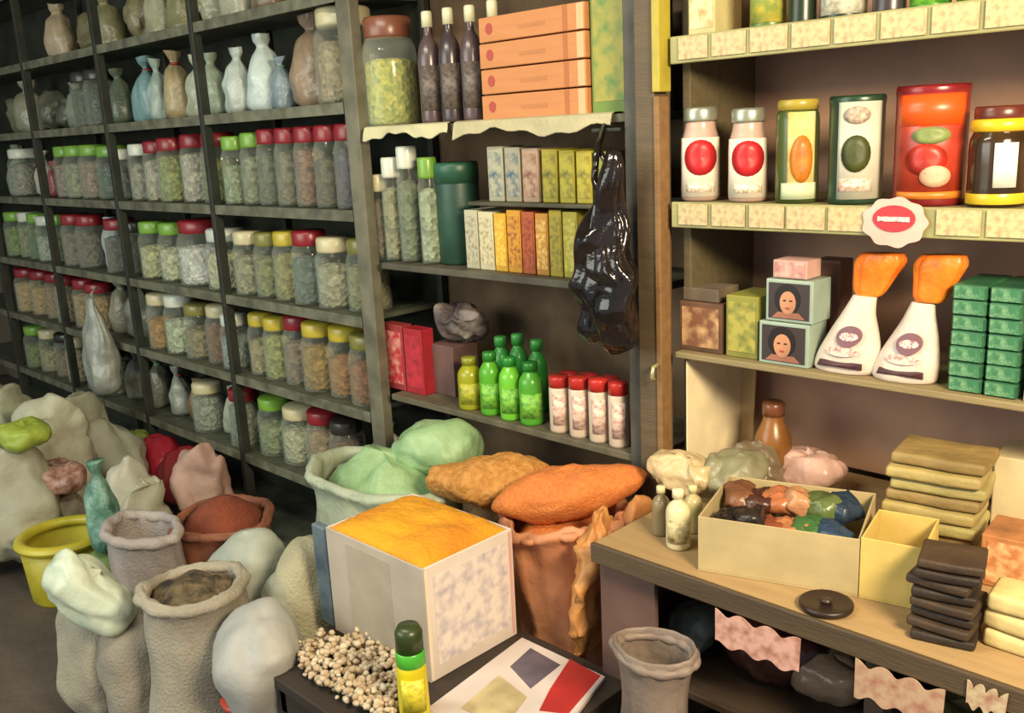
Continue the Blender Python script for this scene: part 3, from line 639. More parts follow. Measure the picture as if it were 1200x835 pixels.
def soap_bag(pcb, pwb, pyt_body, pct, name_l, seed):
    # white pouch tapering up to a gathered orange top that fans out to the right
    Yc = FY + .06
    x = Xat(pcb, Yc, z); r = rad(pwb, x, Yc, z); zt = Zat(x, Yc, pyt_body)
    h = zt - z
    t = thing('detergent_pouch', name_l, 'pouch', (x, Yc, z + .001), 0, 'white pouches with orange tops')
    a = view(x, Yc); lx = Xat(pct, Yc, zt) - x
    # taper, flattened, facing the room
    lathe('pouch_body', resample([(r * .95, 0), (r * 1.03, h * .06), (r * .98, h * .25), (r * .78, h * .5), (r * .52, h * .78), (r * .36, h)], 4), mat('#dccdc0', .4, .12, 9, .25, 20, 'film'), t, 36, sx=.98, sy=.6, amp=r * .07, fr=12, seed=seed, lean=(lx, 0), wr=.03)
    # orange fan
    htop = Zat(x + lx, Yc, 297) - z
    lathe('orange_top', resample([(r * .36, h * .98), (r * .5, h * 1.06), (r * .62, h + (htop - h) * .45), (r * .74, h + (htop - h) * .8), (r * .60, htop)], 3), mat('#e8661c', .4, .3, 14, .4, 20, 'film', '#f08c2c'), t, 36, sx=1.0, sy=.5, amp=r * .10, fr=10, seed=seed + 3, wr=.10, wn=9, lean=(lx + .035, 0))
    # printed logo on the front: circle of dull purple with a pale middle, dark foot band
    k = .6
    def plate(nm, cx_, cz_, rx_, rz_, mt, dy, sq=False):
        ol = oval(cx_, cz_, rx_, rz_) if not sq else [(cx_ - rx_, cz_ - rz_), (cx_ + rx_, cz_ - rz_), (cx_ + rx_ * .93, cz_ + rz_), (cx_ - rx_ * .93, cz_ + rz_)]
        vs, n = [], len(ol)
        tt = [0, .5, 1]
        for q in tt:
            for (u, v) in ol:
                uu, vv = cx_ + (u - cx_) * q, cz_ + (v - cz_) * q
                rr = r * (1.0 - .62 * max(0, (vv / h) - .12)) * 1.0
                cu = max(-.95, min(.95, (uu) / rr))
                vs.append((uu + lx * vv / h, -rr * .6 * math.sqrt(1 - cu * cu) - .006 - dy, vv))
        fs = []
        for s_ in (0, n):
            for i_ in range(n): fs.append((s_ + i_, s_ + (i_ + 1) % n, s_ + n + (i_ + 1) % n, s_ + n + i_))
        return mesh(nm, vs, fs, mt, t, True)
    plate('logo', .004, h * .50, r * .40, h * .14, plastic('#7a5560', .5), .002)
    plate('logo_band', .004, h * .50, r * .30, h * .055, printed('#e6cfc8', '#8a4a58', 90), .004)
    plate('logo', -.002, h * .30, r * .55, h * .06, printed('#e0c8bc', '#a05a60', 60), .002)
    plate('foot_band', 0, h * .12, r * .74, h * .045, plastic('#4a2a30', .5), .002, True)
soap_bag(990, 74, 345, 1014, 'white pouch with orange gathered top, left one beside the portrait boxes', 2)
soap_bag(1060, 74, 352, 1083, 'white pouch with orange gathered top, right one beside the green packs', 9)
# green packs in a block
gm = [mat('#2f6a48', .5, .25, 12, .1, 25), mat('#295e40', .5, .25, 12, .1, 25), mat('#3a7452', .5, .25, 12, .1, 25)]
xg = [Xat(1108, FY + .02, z), Xat(1150, FY + .02, z), Xat(1192, FY + .02, z)]
ztop = Zat(xg[0], FY + .02, 332); nr = 7; hh = (ztop - z) / nr
for c_ in range(2):
    for k in range(nr):
        d = rnd.uniform(-.004, .004)
        t = carton(xg[c_] + .002, xg[c_ + 1] - .002, FY + .02 + d, FY + .18 + d, z + .001 + k * hh, hh - .0008, gm[(k + c_) % 3],
               'small green pack, %s in the %s column' % (UP[k], ['left', 'right'][c_]), 'packet', 'green packs stacked on the lower right shelf', 'green_pack',
               front=printed('#35704c', '#6f9a74', 40), bev=.005)
fcarton(1198, 1240, 395, z, .12, paper('#d8cdbb'), 'white box at the right edge beside the green packs', Y=FY + .02, side=printed('#d8cdbb', '#a86a5a', 16))

# ------------------------------------------------------------------ counter
CZt = .85; CF = 1.564
ct = thing('shop_counter', 'dark wooden counter with tan top below the display shelf', 'counter', (-.3, CF, 0))
cw = wood('#4a3a2c', '#33271e')
rbox(ct, 'counter_top', -1.33, .9, CF, 2.34, CZt - .03, CZt, wood('#b0946a', '#8f7550'))
rbox(ct, 'top_edge', -1.33, .9, CF - .012, CF, CZt - .045, CZt + .003, wood('#5a4a35', '#3c3124'))
rbox(ct, 'front_panel', -1.33, -1.17, CF + .02, CF + .035, .02, CZt - .045, mat('#6b5048', .75, .25, 5, .1, 20))
rbox(ct, 'side_panel', -1.33, -1.31, CF + .036, 2.3, .02, CZt - .045, mat('#5a443c', .75, .25, 5, .1, 20))
for x in (-.66, -.12): rbox(ct, 'upright', x - .02, x + .02, CF + .02, CF + .06, 0, CZt - .045, cw)
rbox(ct, 'lower_shelf', -1.30, .9, CF + .06, 2.3, .50, .52, cw)
rbox(ct, 'lower_shelf', -1.30, .9, CF + .06, 2.3, .16, .18, cw)
rbox(ct, 'back_board', -1.30, .9, 2.3, 2.32, 0, CZt - .045, mat('#2a221c', .8, .2, 5, .1, 20))
# pink scalloped papers hung from the counter edge
def scal(pl, pr, pt, pb, lab, seed, col):
    Y = CF - .016
    a = PYp(pl, (pt + pb) / 2, Y); b = PYp(pr, (pt + pb) / 2 + (pr - pl) * .3, Y); zt = Zat((a.x + b.x) / 2, Y, pt + (pr - pl) * .15); zb = Zat((a.x + b.x) / 2, Y, pb + (pr - pl) * .0)
    wx = b.x - a.x; n = 40; hh = (zt - zb) / 2 * .9; ol = []
    for i in range(n + 1):
        t_ = i / n; ol.append((wx * t_, -hh + .006 * math.sin(t_ * 20 + seed)))
    for i in range(n + 1):
        t_ = 1 - i / n; ol.append((wx * t_ + .003 * math.sin(t_ * 20), hh + .007 * math.sin(t_ * 19 + seed * 2)))
    o = slab('paper_tag', ol, .002, printed(col, '#a0705f', 22), None)
    o.location = (a.x, Y, (zt + zb) / 2)
    return tag(o, lab, 'paper', 'scalloped pink papers on the counter front')
scal(838, 936, 716, 772, 'ragged pink paper on the counter front, left one below the round lid', 1, '#d0a294')
scal(1001, 1104, 775, 835, 'ragged tan pink paper on the counter front, middle one', 4, '#b89a80')
scal(1132, 1178, 800, 835, 'small pale paper on the counter front at the right', 7, '#c0b090')

# things under the counter
def under(px, py, Y, s, col, lab, nm='plastic_bag', cat='bag', seed=1, e=2.4, zb=None, **kw):
    a = PYp(px, py, Y); pillow(nm, (a.x, Y, zb if zb is not None else a.z), s, col, lab, cat, seed=seed, e=e, **kw)
under(905, 800, 1.80, (.26, .18, .14), '#4a2a26', 'dark red bag on the shelf under the counter', zb=.521, seed=4)
under(815, 800, 1.78, (.12, .12, .12), '#7c8a80', 'small grey green bag under the counter beside the front panel', zb=.521, seed=5)
under(975, 800, 1.80, (.16, .16, .11), '#8a7560', 'tan bag on the shelf under the counter', zb=.521, seed=6)
under(1130, 800, 1.80, (.2, .18, .12), '#6a6548', 'olive bag on the shelf under the counter, farthest right', zb=.521, seed=8)

# ------------------------------------------------------------------ on the counter
z = CZt + .001
# white sheet pinned on the inner side of the shelf's side panel, cream board at the back
o = box('white_sheet', 0, .004, 2.02, 2.335, .005, .335, paper('#f3e4bd'), None, .001); o.location = (-1.380, 0, CZt)
tag(o, 'cream white sheet fixed upright at the left end of the counter, next to the post', 'sheet')
a0 = Xat(824, 2.27, .95); a1 = Xat(880, 2.27, .95)
o = box('cream_board', -(a1 - a0) / 2, (a1 - a0) / 2, -.004, .004, 0, .26, paper('#d3b98a'), None, .002); o.location = ((a0 + a1) / 2, 2.28, z); o.rotation_euler = (-.06, 0, 0)
tag(o, 'dull cream board leaning on the wall right of the white sheet', 'board')
x, y, r, h = onshelf(905, 44, 470, z, 2.10)
t = thing('amber_bottle', 'amber brown jar at the back of the counter under the shelf', 'jar', (x, y, z))
lathe('jar_body', resample([(r * .85, 0), (r, h * .06), (r, h * .3), (r * .96, h * .55), (r * .6, h * .75), (r * .5, h * .85)], 3), mat('#8a5a2a', .3, .3, 8, 0), t, 24)
lathe('cap', [(0, h * .84), (r * .6, h * .84), (r * .6, h * .98), (r * .5, h), (0, h)], plastic('#7a4a30'), t, 20)
def cp(px, py, dz=0): return P(px, py, CZt + dz)
def cbag(px, pyb, s, col, lab, seed, rz=0, e=2.2, dz=0.001, amp=.2, mt=None, nm='plastic_bag', cat='bag'):
    a = cp(px, pyb, dz); return pillow(nm, (a.x, a.y, CZt + dz), s, col, lab, cat, rz=rz, seed=seed, e=e, amp=amp, mt=mt)
cbag(800, 580, (.20, .14, .11), '#d5bd90', 'cream crumpled bag at the left end of the counter below the white sheet', 2)
cbag(865, 585, (.17, .14, .12), '#8e8a6c', 'grey green crumpled bag between the cream bag and the tray', 5)
# tray box with dark and coloured small packets
def opentray(px0, py0, px1, wid, h, col, lab, ang=0, nm='open_carton', inner=None):
    a = cp(px0, py0); b_ = cp(px1[0], px1[1]); d = (b_ - a); L_ = d.length; an = math.atan2(d.y, d.x)
    t = thing(nm, lab, 'box', (a.x, a.y, z), an)
    th = .004
    box('bottom', 0, L_, 0, wid, 0, th, col, t, 0)
    box('wall', 0, L_, 0, th, th, h, col, t, .001); box('wall', 0, L_, wid - th, wid, th, h, col, t, .001)
    box('wall', 0, th, th, wid - th, th, h, col, t, .001); box('wall', L_ - th, L_, th, wid - th, th, h, col, t, .001)
    return t, L_, an
tr, TL, TA = opentray(818, 668, (1005, 700), .26, .125, paper('#b5a378'), 'long open cream carton full of dark small packets on the counter')
rt = random.Random(3)
pc_ = ['#1f1a18', '#2a2320', '#8a4a30', '#b87850', '#3f6a3a', '#2c4460', '#7a5038', '#4a2c22', '#b06a44', '#c08a64', '#5a6a3a', '#2a3a4c']
pn_ = ['black', 'black', 'brown', 'orange', 'green', 'blue', 'tan', 'dark brown', 'orange', 'tan', 'olive', 'dark blue']
for i in range(12):
    u = .05 + (i % 6) * (TL - .1) / 5.2; v = .06 + (i // 6) * .12
    lx_, ly_ = math.cos(TA) * u - math.sin(TA) * v, math.sin(TA) * u + math.cos(TA) * v
    o = pillow('snack_packet', (tr.location.x + lx_, tr.location.y + ly_, z + .060 + (.012 if i // 6 else 0) + rt.uniform(0, .01)), (.095, .08, .05), pc_[i], '%s small packet in the long cream carton, %s of the %s row' % (pn_[i], ORD[i % 6], ['front', 'back'][i // 6]), 'packet', rz=rt.uniform(0, 3), seed=i, e=3, amp=.2, group='small packets in the long cream carton', nu=24, nv=14, tx=rt.uniform(-.5, .5))
a = cp(795, 640)
x, y, r, h = a.x, a.y, .03, .13
bottle(a.x, a.y, z, .028, .14, '#d8cfa4', '#ece3b8', 'cream bottle with pale cap at the left end of the counter', lab=('#c9bf90', '#6a5a40', 30))
a = cp(775, 625)
bottle(a.x, a.y, z, .022, .12, '#8a7a5c', '#d8cfa0', 'small brown bottle left of the cream bottle')
a = cp(812, 622)
bottle(a.x, a.y, z, .022, .115, '#b3a878', '#ddd29a', 'small olive tan bottle right behind the cream bottle')
a = cp(945, 600)
cbag(945, 568, (.22, .15, .105), '#cfa89a', 'pink white bag behind the long carton', 7, dz=.001)
cbag(885, 570, (.15, .1, .13), '#7a6a52', 'dark tan bag behind the long carton, left of the pink one', 8)
# blue roll and yellow carton
tr2, L2, A2 = opentray(1006, 700, (1080, 716), .16, .13, mat('#d8bd6c', .6, .15, 8, .1, 20), 'open yellow cream carton right of the long carton')
# dark round lid lying on the counter
a = cp(968, 712)
t = thing('round_lid', 'dark round lid lying flat near the counter edge', 'lid', (a.x, a.y, z))
lathe('lid_disc', [(0, 0), (.048, 0), (.052, .004), (.052, .012), (.047, .015), (.042, .011), (0, .011)], plastic('#2a1c16', .4), t, 28)
lathe('lid_knob', [(0, .011), (.01, .011), (.012, .018), (0, .02)], plastic('#35241c', .4), t, 14)
# stack of olive tan packs at the back
tan2 = [mat('#b3a064', .55, .2, 8, .3, 25), mat('#9c8350', .55, .25, 8, .3, 25), mat('#b0a468', .55, .2, 8, .3, 25)]
for col_, (px, py, n_) in enumerate(((1085, 648, 8),)):
    a = cp(px, py)
    for k in range(n_):
        o = box('folded_pack', -.10, .095, -.07, .07, 0, .026, tan2[k % 3], None, .009, 3, amp=.004, div=2)
        o.location = (a.x + rt.uniform(-.01, .01), a.y + .05 + rt.uniform(-.01, .01), z + k * .0285); o.rotation_euler = (0, 0, .1 + rt.uniform(-.08, .08))
        tag(o, 'olive tan soft pack, %s of the stack on the counter' % UP[k], 'packet', 'stack of olive tan packs')
# stack of dark brown slabs at the front
a = cp(1100, 748)
dk = [mat('#33261c', .6, .3, 10, .3, 25), mat('#4a3828', .6, .3, 10, .3, 25)]
for k in range(8):
    o = box('dark_bar', -.055, .055, -.05, .05, 0, .018, dk[k % 2], None, .006, 3, amp=.003, div=2)
    o.location = (a.x + rt.uniform(-.006, .006), a.y + .03 + rt.uniform(-.006, .006), z + k * .0205); o.rotation_euler = (0, 0, .15 + rt.uniform(-.12, .12))
    tag(o, 'dark brown bar, %s of the stack near the counter edge' % UP[k], 'bar', 'stack of dark brown bars')
# right edge things
a = cp(1175, 690)
carton(a.x - .05, a.x + .12, a.y, a.y + .12, z, .11, mat('#b57848', .65, .3, 14, .15, 25), 'orange brown box at the right edge of the picture', front=printed('#b8784a', '#e0b888', 26), rz=.08)
a = cp(1195, 640)
carton(a.x - .07, a.x + .12, a.y, a.y + .14, z, .20, paper('#d8c9a0'), 'tall cream box behind the orange brown box', rz=.1)
a = cp(1190, 760)
for k in range(3):
    o = box('cream_pack', -.05, .05, -.045, .045, 0, .034, mat('#dcc98c', .5, .15, 10, .2, 25), None, .01, 3, amp=.003, div=2)
    o.location = (a.x, a.y + .02, z + k * .0365); o.rotation_euler = (0, 0, rt.uniform(-.1, .2))
    tag(o, 'cream pack, %s of the pile at the right edge' % ['bottom', 'middle', 'top'][k], 'packet', 'pile of cream packs')

# ------------------------------------------------------------------ low table, spice box, sacks
TZ = .50
tl = P(345, 775, TZ); tb = P(610, 742, TZ); trr = P(712, 800, TZ)
tabm = wood('#3a3028', '#241d18')
tx0, tx1, ty0, ty1 = -2.14, -1.25, 1.04, 1.60
tb_ = thing('low_table', 'low dark table under the white spice box and the magazine', 'table', ((tx0 + tx1) / 2, (ty0 + ty1) / 2, 0))
rbox(tb_, 'table_top', tx0 + .18, tx1, ty0, ty1, TZ - .03, TZ, tabm)
for sx_ in (tx0 + .21, tx1 - .03):
    for sy_ in (ty0 + .03, ty1 - .03): rbox(tb_, 'leg', sx_ - .02, sx_ + .02, sy_ - .02, sy_ + .02, 0, TZ - .03, tabm)
rbox(tb_, 'apron', tx0 + .2, tx1 - .02, ty0 + .01, ty0 + .03, TZ - .1, TZ - .03, tabm)
# spice box
A = P(380, 618, .80); B = P(495, 668, .80); C_ = P(607, 622, .80)
bxw = B.x - A.x; bxd = C_.y - B.y; by0 = B.y; bh = .80 - TZ
sb = thing('spice_box', 'white carton heaped with orange yellow powder on the low table', 'box', ((A.x + B.x) / 2, by0 + bxd / 2, TZ + .001))
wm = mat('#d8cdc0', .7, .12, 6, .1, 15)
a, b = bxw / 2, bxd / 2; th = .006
box('wall', -a, a, -b, -b + th, 0, bh, mat('#b9ac9c', .7, .15, 4, .1, 15), sb, .001)  # same white card, shade of this front side put into its colour
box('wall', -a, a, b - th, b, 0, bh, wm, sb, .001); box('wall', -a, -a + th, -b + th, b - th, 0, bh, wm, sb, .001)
rw = box('wall', a - th, a, -b + th, b - th, 0, bh, mat('#e0d4ca', .7, .1, 6, .1, 15), sb, .001)  # paler copy of the card: light from the right painted in
box('bottom', -a + th, a - th, -b + th, b - th, 0, .006, wm, sb, 0)
# faint blue and pink print on the right side
box('printed_side', a + .0003, a + .0012, -b * .80, b * .86, bh * .12, bh * .9, mat('#e6dad2', .6, .2, 34, 0, 20, 'print', '#b9b2ba'), rw, 0)
box('edge_stripe', a + .0003, a + .0014, -b * .98, -b * .92, bh * .02, bh * .98, plastic('#f0dcc8', .6), rw, 0)
box('edge_stripe', a + .0003, a + .0014, b * .90, b * .96, bh * .02, bh * .98, plastic('#d8a8a0', .6), rw, 0)
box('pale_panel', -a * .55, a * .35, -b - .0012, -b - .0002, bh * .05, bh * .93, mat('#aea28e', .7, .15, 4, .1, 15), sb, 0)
# powder
n = 36; vs, fs = [], []
for j in range(n + 1):
    for i in range(n + 1):
        u, v = i / n * 2 - 1, j / n * 2 - 1
        e_ = (1 - u ** 4) * (1 - v ** 4)
        q = Vector((u * (a - th), v * (b - th), 0))
        zz = bh - .006 + .035 * e_ ** .6 + noise.noise(Vector((u * 2.2, v * 2.2, 4))) * .012 * e_ + noise.noise(Vector((u * 9, v * 9, 1))) * .004
        vs.append((q.x, q.y, zz))
for j in range(n):
    for i in range(n): fs.append((j * (n + 1) + i, j * (n + 1) + i + 1, (j + 1) * (n + 1) + i + 1, (j + 1) * (n + 1) + i))
rim = [i for i in range(n + 1)] + [j * (n + 1) + n for j in range(1, n + 1)] + [n * (n + 1) + i for i in range(n - 1, -1, -1)] + [j * (n + 1) for j in range(n - 1, 0, -1)]
k0 = len(vs)
for r_ in rim: vs.append((vs[r_][0], vs[r_][1], .008))
for i in range(len(rim)): fs.append((rim[i], rim[(i + 1) % len(rim)], k0 + (i + 1) % len(rim), k0 + i))
fs.append(tuple(range(k0, k0 + len(rim))))
mesh('spice_powder', vs, fs, mat('#d99a18', .9, .3, 4, .35, 90, 'plain', '#c9791a'), sb, True)

# things on the low table
zt_ = TZ + .001
# loose cream pieces: one heap, nobody could count it
rg = random.Random(5); vs, fs = [], []
c0 = P(405, 800, TZ)
ico = bmesh.new(); bmesh.ops.create_icosphere(ico, subdivisions=1, radius=1); iv = [v.co.copy() for v in ico.verts]; ifc = [tuple(v.index for v in f.verts) for f in ico.faces]; ico.free()
for q in range(1100):
    px = rg.uniform(352, 466); lim0 = 762 if px < 372 else 752; py = rg.uniform(lim0, 835 + 20)
    if py > 790 + (px - 345) * .62: continue
    g_ = P(px, py, TZ); s_ = rg.uniform(.006, .013); hgt = rg.uniform(0, .03)
    R_ = Matrix.Rotation(rg.uniform(0, 6), 3, 'Z') @ Matrix.Rotation(rg.uniform(0, 3), 3, 'X')
    b0 = len(vs)
    for v in iv: vs.append(Vector((g_.x, g_.y, zt_ + s_ * .8 + hgt)) + R_ @ Vector((v.x * s_, v.y * s_ * rg.uniform(.75, .9), v.z * s_ * .7)))
    fs += [tuple(i + b0 for i in f) for f in ifc]
o = mesh('dried_pieces', vs, fs, mat('#cdbfa4', .7, .3, 30, .2, 60, 'plain', '#a58c6c'), None, True)
tag(o, 'heap of loose cream broken pieces on the low table', 'dried food', None, 'stuff')
# spray bottle with yellow body
g = P(487, 842, TZ)
t = thing('yellow_bottle', 'slim yellow bottle with green collar and dark cap on the low table', 'bottle', (g.x, g.y, zt_))
r = rad(36, g.x, g.y, TZ); hB = Zat(g.x, g.y, 733) - TZ
lathe('bottle_body', resample([(r * .9, 0), (r, hB * .03), (r, hB * .3), (r * .98, hB * .56), (r * .85, hB * .62)], 3), mat('#dccb1e', .35, .12, 9, 0), t, 24)
lathe('collar', [(r * .9, hB * .60), (r * .96, hB * .61), (r * .96, hB * .74), (r * .86, hB * .76)], plastic('#4fae38'), t, 24)
lathe('cap', [(0, hB * .75), (r * .9, hB * .75), (r * .9, hB * .94), (r * .7, hB), (0, hB)], plastic('#33401f', .35), t, 24)
arcpatch('label', r * 1.02, hB * .15, hB * .5, view(g.x, g.y), .8, printed('#e4d640', '#b0a020', 40), t)
# magazine
m0, m1, m2_ = P(590, 762, TZ), P(622, 752, TZ), P(707, 800, TZ)
def quad_on(name, pts, z0, th_, mt, parent=None, loc=None):
    P_ = [P(px, py, TZ) for px, py in pts]
    loc = loc or Vector((0, 0, 0))
    vs = [Vector((p.x - loc.x, p.y - loc.y, z0 - loc.z)) for p in P_] + [Vector((p.x - loc.x, p.y - loc.y, z0 + th_ - loc.z)) for p in P_]
    n = len(P_)
    return mesh(name, vs, [tuple(range(n)), tuple(range(2 * n - 1, n - 1, -1))] + [(i, (i + 1) % n, n + (i + 1) % n, n + i) for i in range(n)], mt, parent)
mg = thing('magazine', 'white magazine with a dark picture and red corner on the low table', 'magazine', (P(600, 800, TZ).x, P(600, 800, TZ).y, zt_))
lo = Vector(mg.location)
quad_on('pages', [(500, 835), (612, 751), (709, 797), (668, 850), (560, 905)], zt_, .010, mat('#cbbfb8', .6, .08, 6, 0), mg, lo)
cv = quad_on('cover', [(503, 834), (612, 752), (707, 797), (667, 848), (560, 900)], zt_ + .0102, .001, mat('#d3c8c4', .4, .1, 6, 0), mg, lo)
quad_on('dark_picture', [(598, 786), (622, 764), (657, 784), (622, 812)], zt_ + .0113, .0006, mat('#6a6270', .4, .3, 10, 0), cv, lo)
quad_on('red_corner', [(668, 777), (704, 797), (666, 842), (632, 838), (645, 812)], zt_ + .0113, .0006, mat('#b83232', .4, .15, 10, 0), cv, lo)
quad_on('pale_picture', [(540, 835), (585, 796), (618, 822), (590, 860)], zt_ + .0113, .0006, mat('#cdbd90', .4, .25, 12, 0), cv, lo)

# ------------------------------------------------------------------ sacks
def opensack(x, y, z0, r, h, col, cont, label, sx=1, sy=1, lean=(0, 0), seed=1, roll=.045, fill=.88, heap=.05, mt=None, cat='sack', name='open_sack', cmt=None, rz=0, amp=.025, wr=.03, lump=0, neck=.93, group=None):
    t = thing(name, label, cat, (x, y, z0), rz, group)
    pr = [(r * .80, 0), (r * .98, h * .08), (r * 1.04, h * .28), (r * 1.0, h * .55), (r * .95, h * .8), (r * neck, h * .94),
          (r * (neck + .09), h * 1.0), (r * neck, h * 1.03), (r * (neck - .08), h * 1.0), (r * (neck - .07), h * .93), (r * (neck - .07), h * (fill - .06))]
    mt = mt or cloth(col)
    vs, fs = lathe_v(resample(pr, 4), 56, sx, sy, amp, 5, seed, lean, wr, 11)
    vs = [v for v in vs]
    # no cap at the top: the mouth is open
    fs = [f for f in fs if len(f) == 4 or f[0] == 55]
    mesh('sack_body', vs, fs, mt, t, True)
    # rolled rim
    zr = h * 1.0; R0 = r * (neck + .01); vs, fs = [], []
    N, K = 56, 10
    for i in range(N):
        a_ = 2 * PI * i / N
        rr = R0 * (1 + wr * .8 * math.sin(11 * a_ + seed))
        c_ = Vector((rr * math.cos(a_) * sx + lean[0], rr * math.sin(a_) * sy + lean[1], zr))
        d_ = noise.noise_vector(c_ * 5 + Vector((seed, seed * 1.7, seed * .3))) * amp
        rl = roll * (.75 + .5 * abs(noise.noise(Vector((math.cos(a_) * 2, math.sin(a_) * 2, seed)))))
        for k in range(K):
            b_ = 2 * PI * k / K
            vs.append(c_ + d_ + Vector((math.cos(a_) * sx, math.sin(a_) * sy, 0)) * rl * math.cos(b_) + Vector((0, 0, rl * .8 * math.sin(b_))))
    for i in range(N):
        for k in range(K): fs.append((i * K + k, ((i + 1) % N) * K + k, ((i + 1) % N) * K + (k + 1) % K, i * K + (k + 1) % K))
    mesh('rolled_rim', vs, fs, mt, t, True)
    f = h * fill; q = r * (neck - .09); l2 = (lean[0] * fill, lean[1] * fill)
    vs, fs = lathe_v([(q * .98, f - .03), (q, f - .012), (q * .8, f + heap * .35), (q * .5, f + heap * .75), (q * .22, f + heap * .96), (0, f + heap)], 40, sx, sy, .006 + lump, 16, seed + 9, (0, 0))
    vs = [v + Vector((l2[0], l2[1], 0)) for v in vs]
    mesh('contents', vs, fs, cmt or food(cont), t, True)
    return t
def at_floor(px, py, zr):  # where a thing whose mouth centre shows at this pixel, at height zr, stands
    return P(px, py, zr)
beige = cloth('#a39a88'); lilac = cloth('#a2968f'); pale = mat('#b4b7a8', .6, .15, 6, .4, 14, 'film'); wh = mat('#c3c8ba', .45, .12, 6, .5, 12, 'film'); gry = mat('#a5a49c', .55, .15, 6, .4, 14, 'film')
# front sack with dark open mouth
g = P(226, 678, .62)
opensack(g.x, g.y, 0, .148, .60, '#9a9080', '#5c4f3c', 'beige open sack with brown lumpy contents, nearest the camera on the left', seed=2, mt=beige, cmt=mat('#6f5f44', .9, .4, 22, .6, 60, 'plain', '#241d14'), fill=.97, heap=.03, lump=.018, roll=.024)
# white folded bag at far front left
g = P(125, 745, .30)
pillow('white_sack', (g.x - .02, g.y, 0), (.32, .28, .46), '#a39a88', 'beige full sack standing behind the yellow tub, draped with white plastic', 'sack', amp=.10, seed=12, mt=cloth('#aaa18c'), e=2.6)
g = P(108, 704, .50)
pillow('white_bag', (g.x, g.y, .41), (.33, .22, .17), '#c9d0c0', 'pale greenish white bag folded over the beige sack beside the yellow tub', 'bag', amp=.16, seed=21, mt=mat('#c2cbb4', .45, .12, 6, .5, 12, 'film'), rz=.5, tilt=.65, e=2.1)
g = P(180, 735, .40)
pillow('grain_sack', (g.x - .02, g.y - .03, 0), (.24, .24, .44), '#948c80', 'short dull beige sack between the white bag and the open sack', 'sack', amp=.10, seed=14, mt=cloth('#958c7c'))
# grey white flap bag right of the front sack
g = P(305, 760, .50)
pillow('grey_bag', (g.x, g.y, .26), (.30, .24, .36), '#aaa9a4', 'grey white folded bag leaning between the open sack and the low table', 'bag', amp=.10, seed=31, mt=mat('#a9a8a2', .5, .12, 6, .35, 12, 'film'), tilt=.35, rz=-.2, e=2.2)
pillow('grain_sack', (g.x + .01, g.y - .01, 0), (.28, .26, .30), '#7a7468', 'dark beige sack under the grey white folded bag', 'sack', amp=.08, seed=32, mt=cloth('#7c7568'))
g = P(290, 705, .55)
pillow('grain_sack', (g.x, g.y + .15, 0), (.22, .20, .60), '#949686', 'grey green sack behind the grey white folded bag', 'sack', amp=.10, seed=33, mt=mat('#9a9c88', .6, .15, 6, .4, 14, 'film'))
# lilac sack with a slit mouth
g = P(168, 612, .62)
opensack(g.x, g.y, 0, .17, .60, '#a2968f', '#3a332c', 'lilac grey sack with a narrow dark mouth beside the rust red sack', seed=5, mt=cloth('#a59a94'), cmt=food('#3a332c'), fill=.86, heap=.01, sx=1.05, sy=.62, roll=.028)
# rust red chilli sack
g = P(260, 590, .62)
t = opensack(g.x, g.y, 0, .17, .57, '#8a3c20', '#9a3c20', 'sack heaped with rust red chilli powder', seed=8, mt=mat('#845038', .7, .25, 8, .25, 20), cmt=mat('#7c3a22', .9, .3, 12, .4, 80, 'plain', '#5f2a18'), fill=.96, heap=.10, roll=.02)
g = P(292, 640, .58)
pillow('grey_sack', (g.x + .02, g.y - .02, 0), (.30, .26, .64), '#9da398', 'pale grey green sack in front of the rust red sack', 'sack', amp=.10, seed=41, mt=mat('#a3a99c', .55, .15, 6, .4, 14, 'film'))
g = P(345, 660, .62)
pillow('grain_sack', (g.x, g.y + .05, 0), (.22, .24, .68), '#b0aa8e', 'tall cream sack squeezed beside the white spice box', 'sack', amp=.09, seed=42, mt=cloth('#b1aa8c'))
# dark blue edge bag beside the spice box
g = P(378, 740, TZ)
o = box('blue_board', -.032, .032, -.012, .012, 0, .29, mat('#3a4a58', .5, .35, 8, .2, 20, 'plain', '#6a7a80'), None, .005)
o.location = (A.x - .042, B.y + .015, TZ + .001)
tag(o, 'narrow dark blue board upright at the left side of the spice box', 'board')
# green bag sack behind
g = P(450, 560, .72)
opensack(g.x - .02, g.y + .02, 0, .25, .72, '#8fae8a', '#8fae8a', 'large sack lined with pale green plastic and heaped full, behind the spice box', seed=15, mt=mat('#a9b29a', .5, .15, 6, .5, 14, 'film'), cmt=mat('#9ab98a', .5, .15, 9, .55, 14, 'film', '#7c9c6e'), fill=.93, heap=.13, roll=.02, sx=1.22, sy=.85, lump=.03)
g = P(515, 520, .80)
pillow('green_bag', (g.x + .01, g.y - .03, .70), (.30, .26, .19), '#9ab98a', 'pale green bulging bag at the right of the green lined sack', 'bag', amp=.14, seed=55, mt=mat('#9dbd8e', .45, .15, 9, .55, 14, 'film', '#7fa070'), e=2.2, rz=.4)
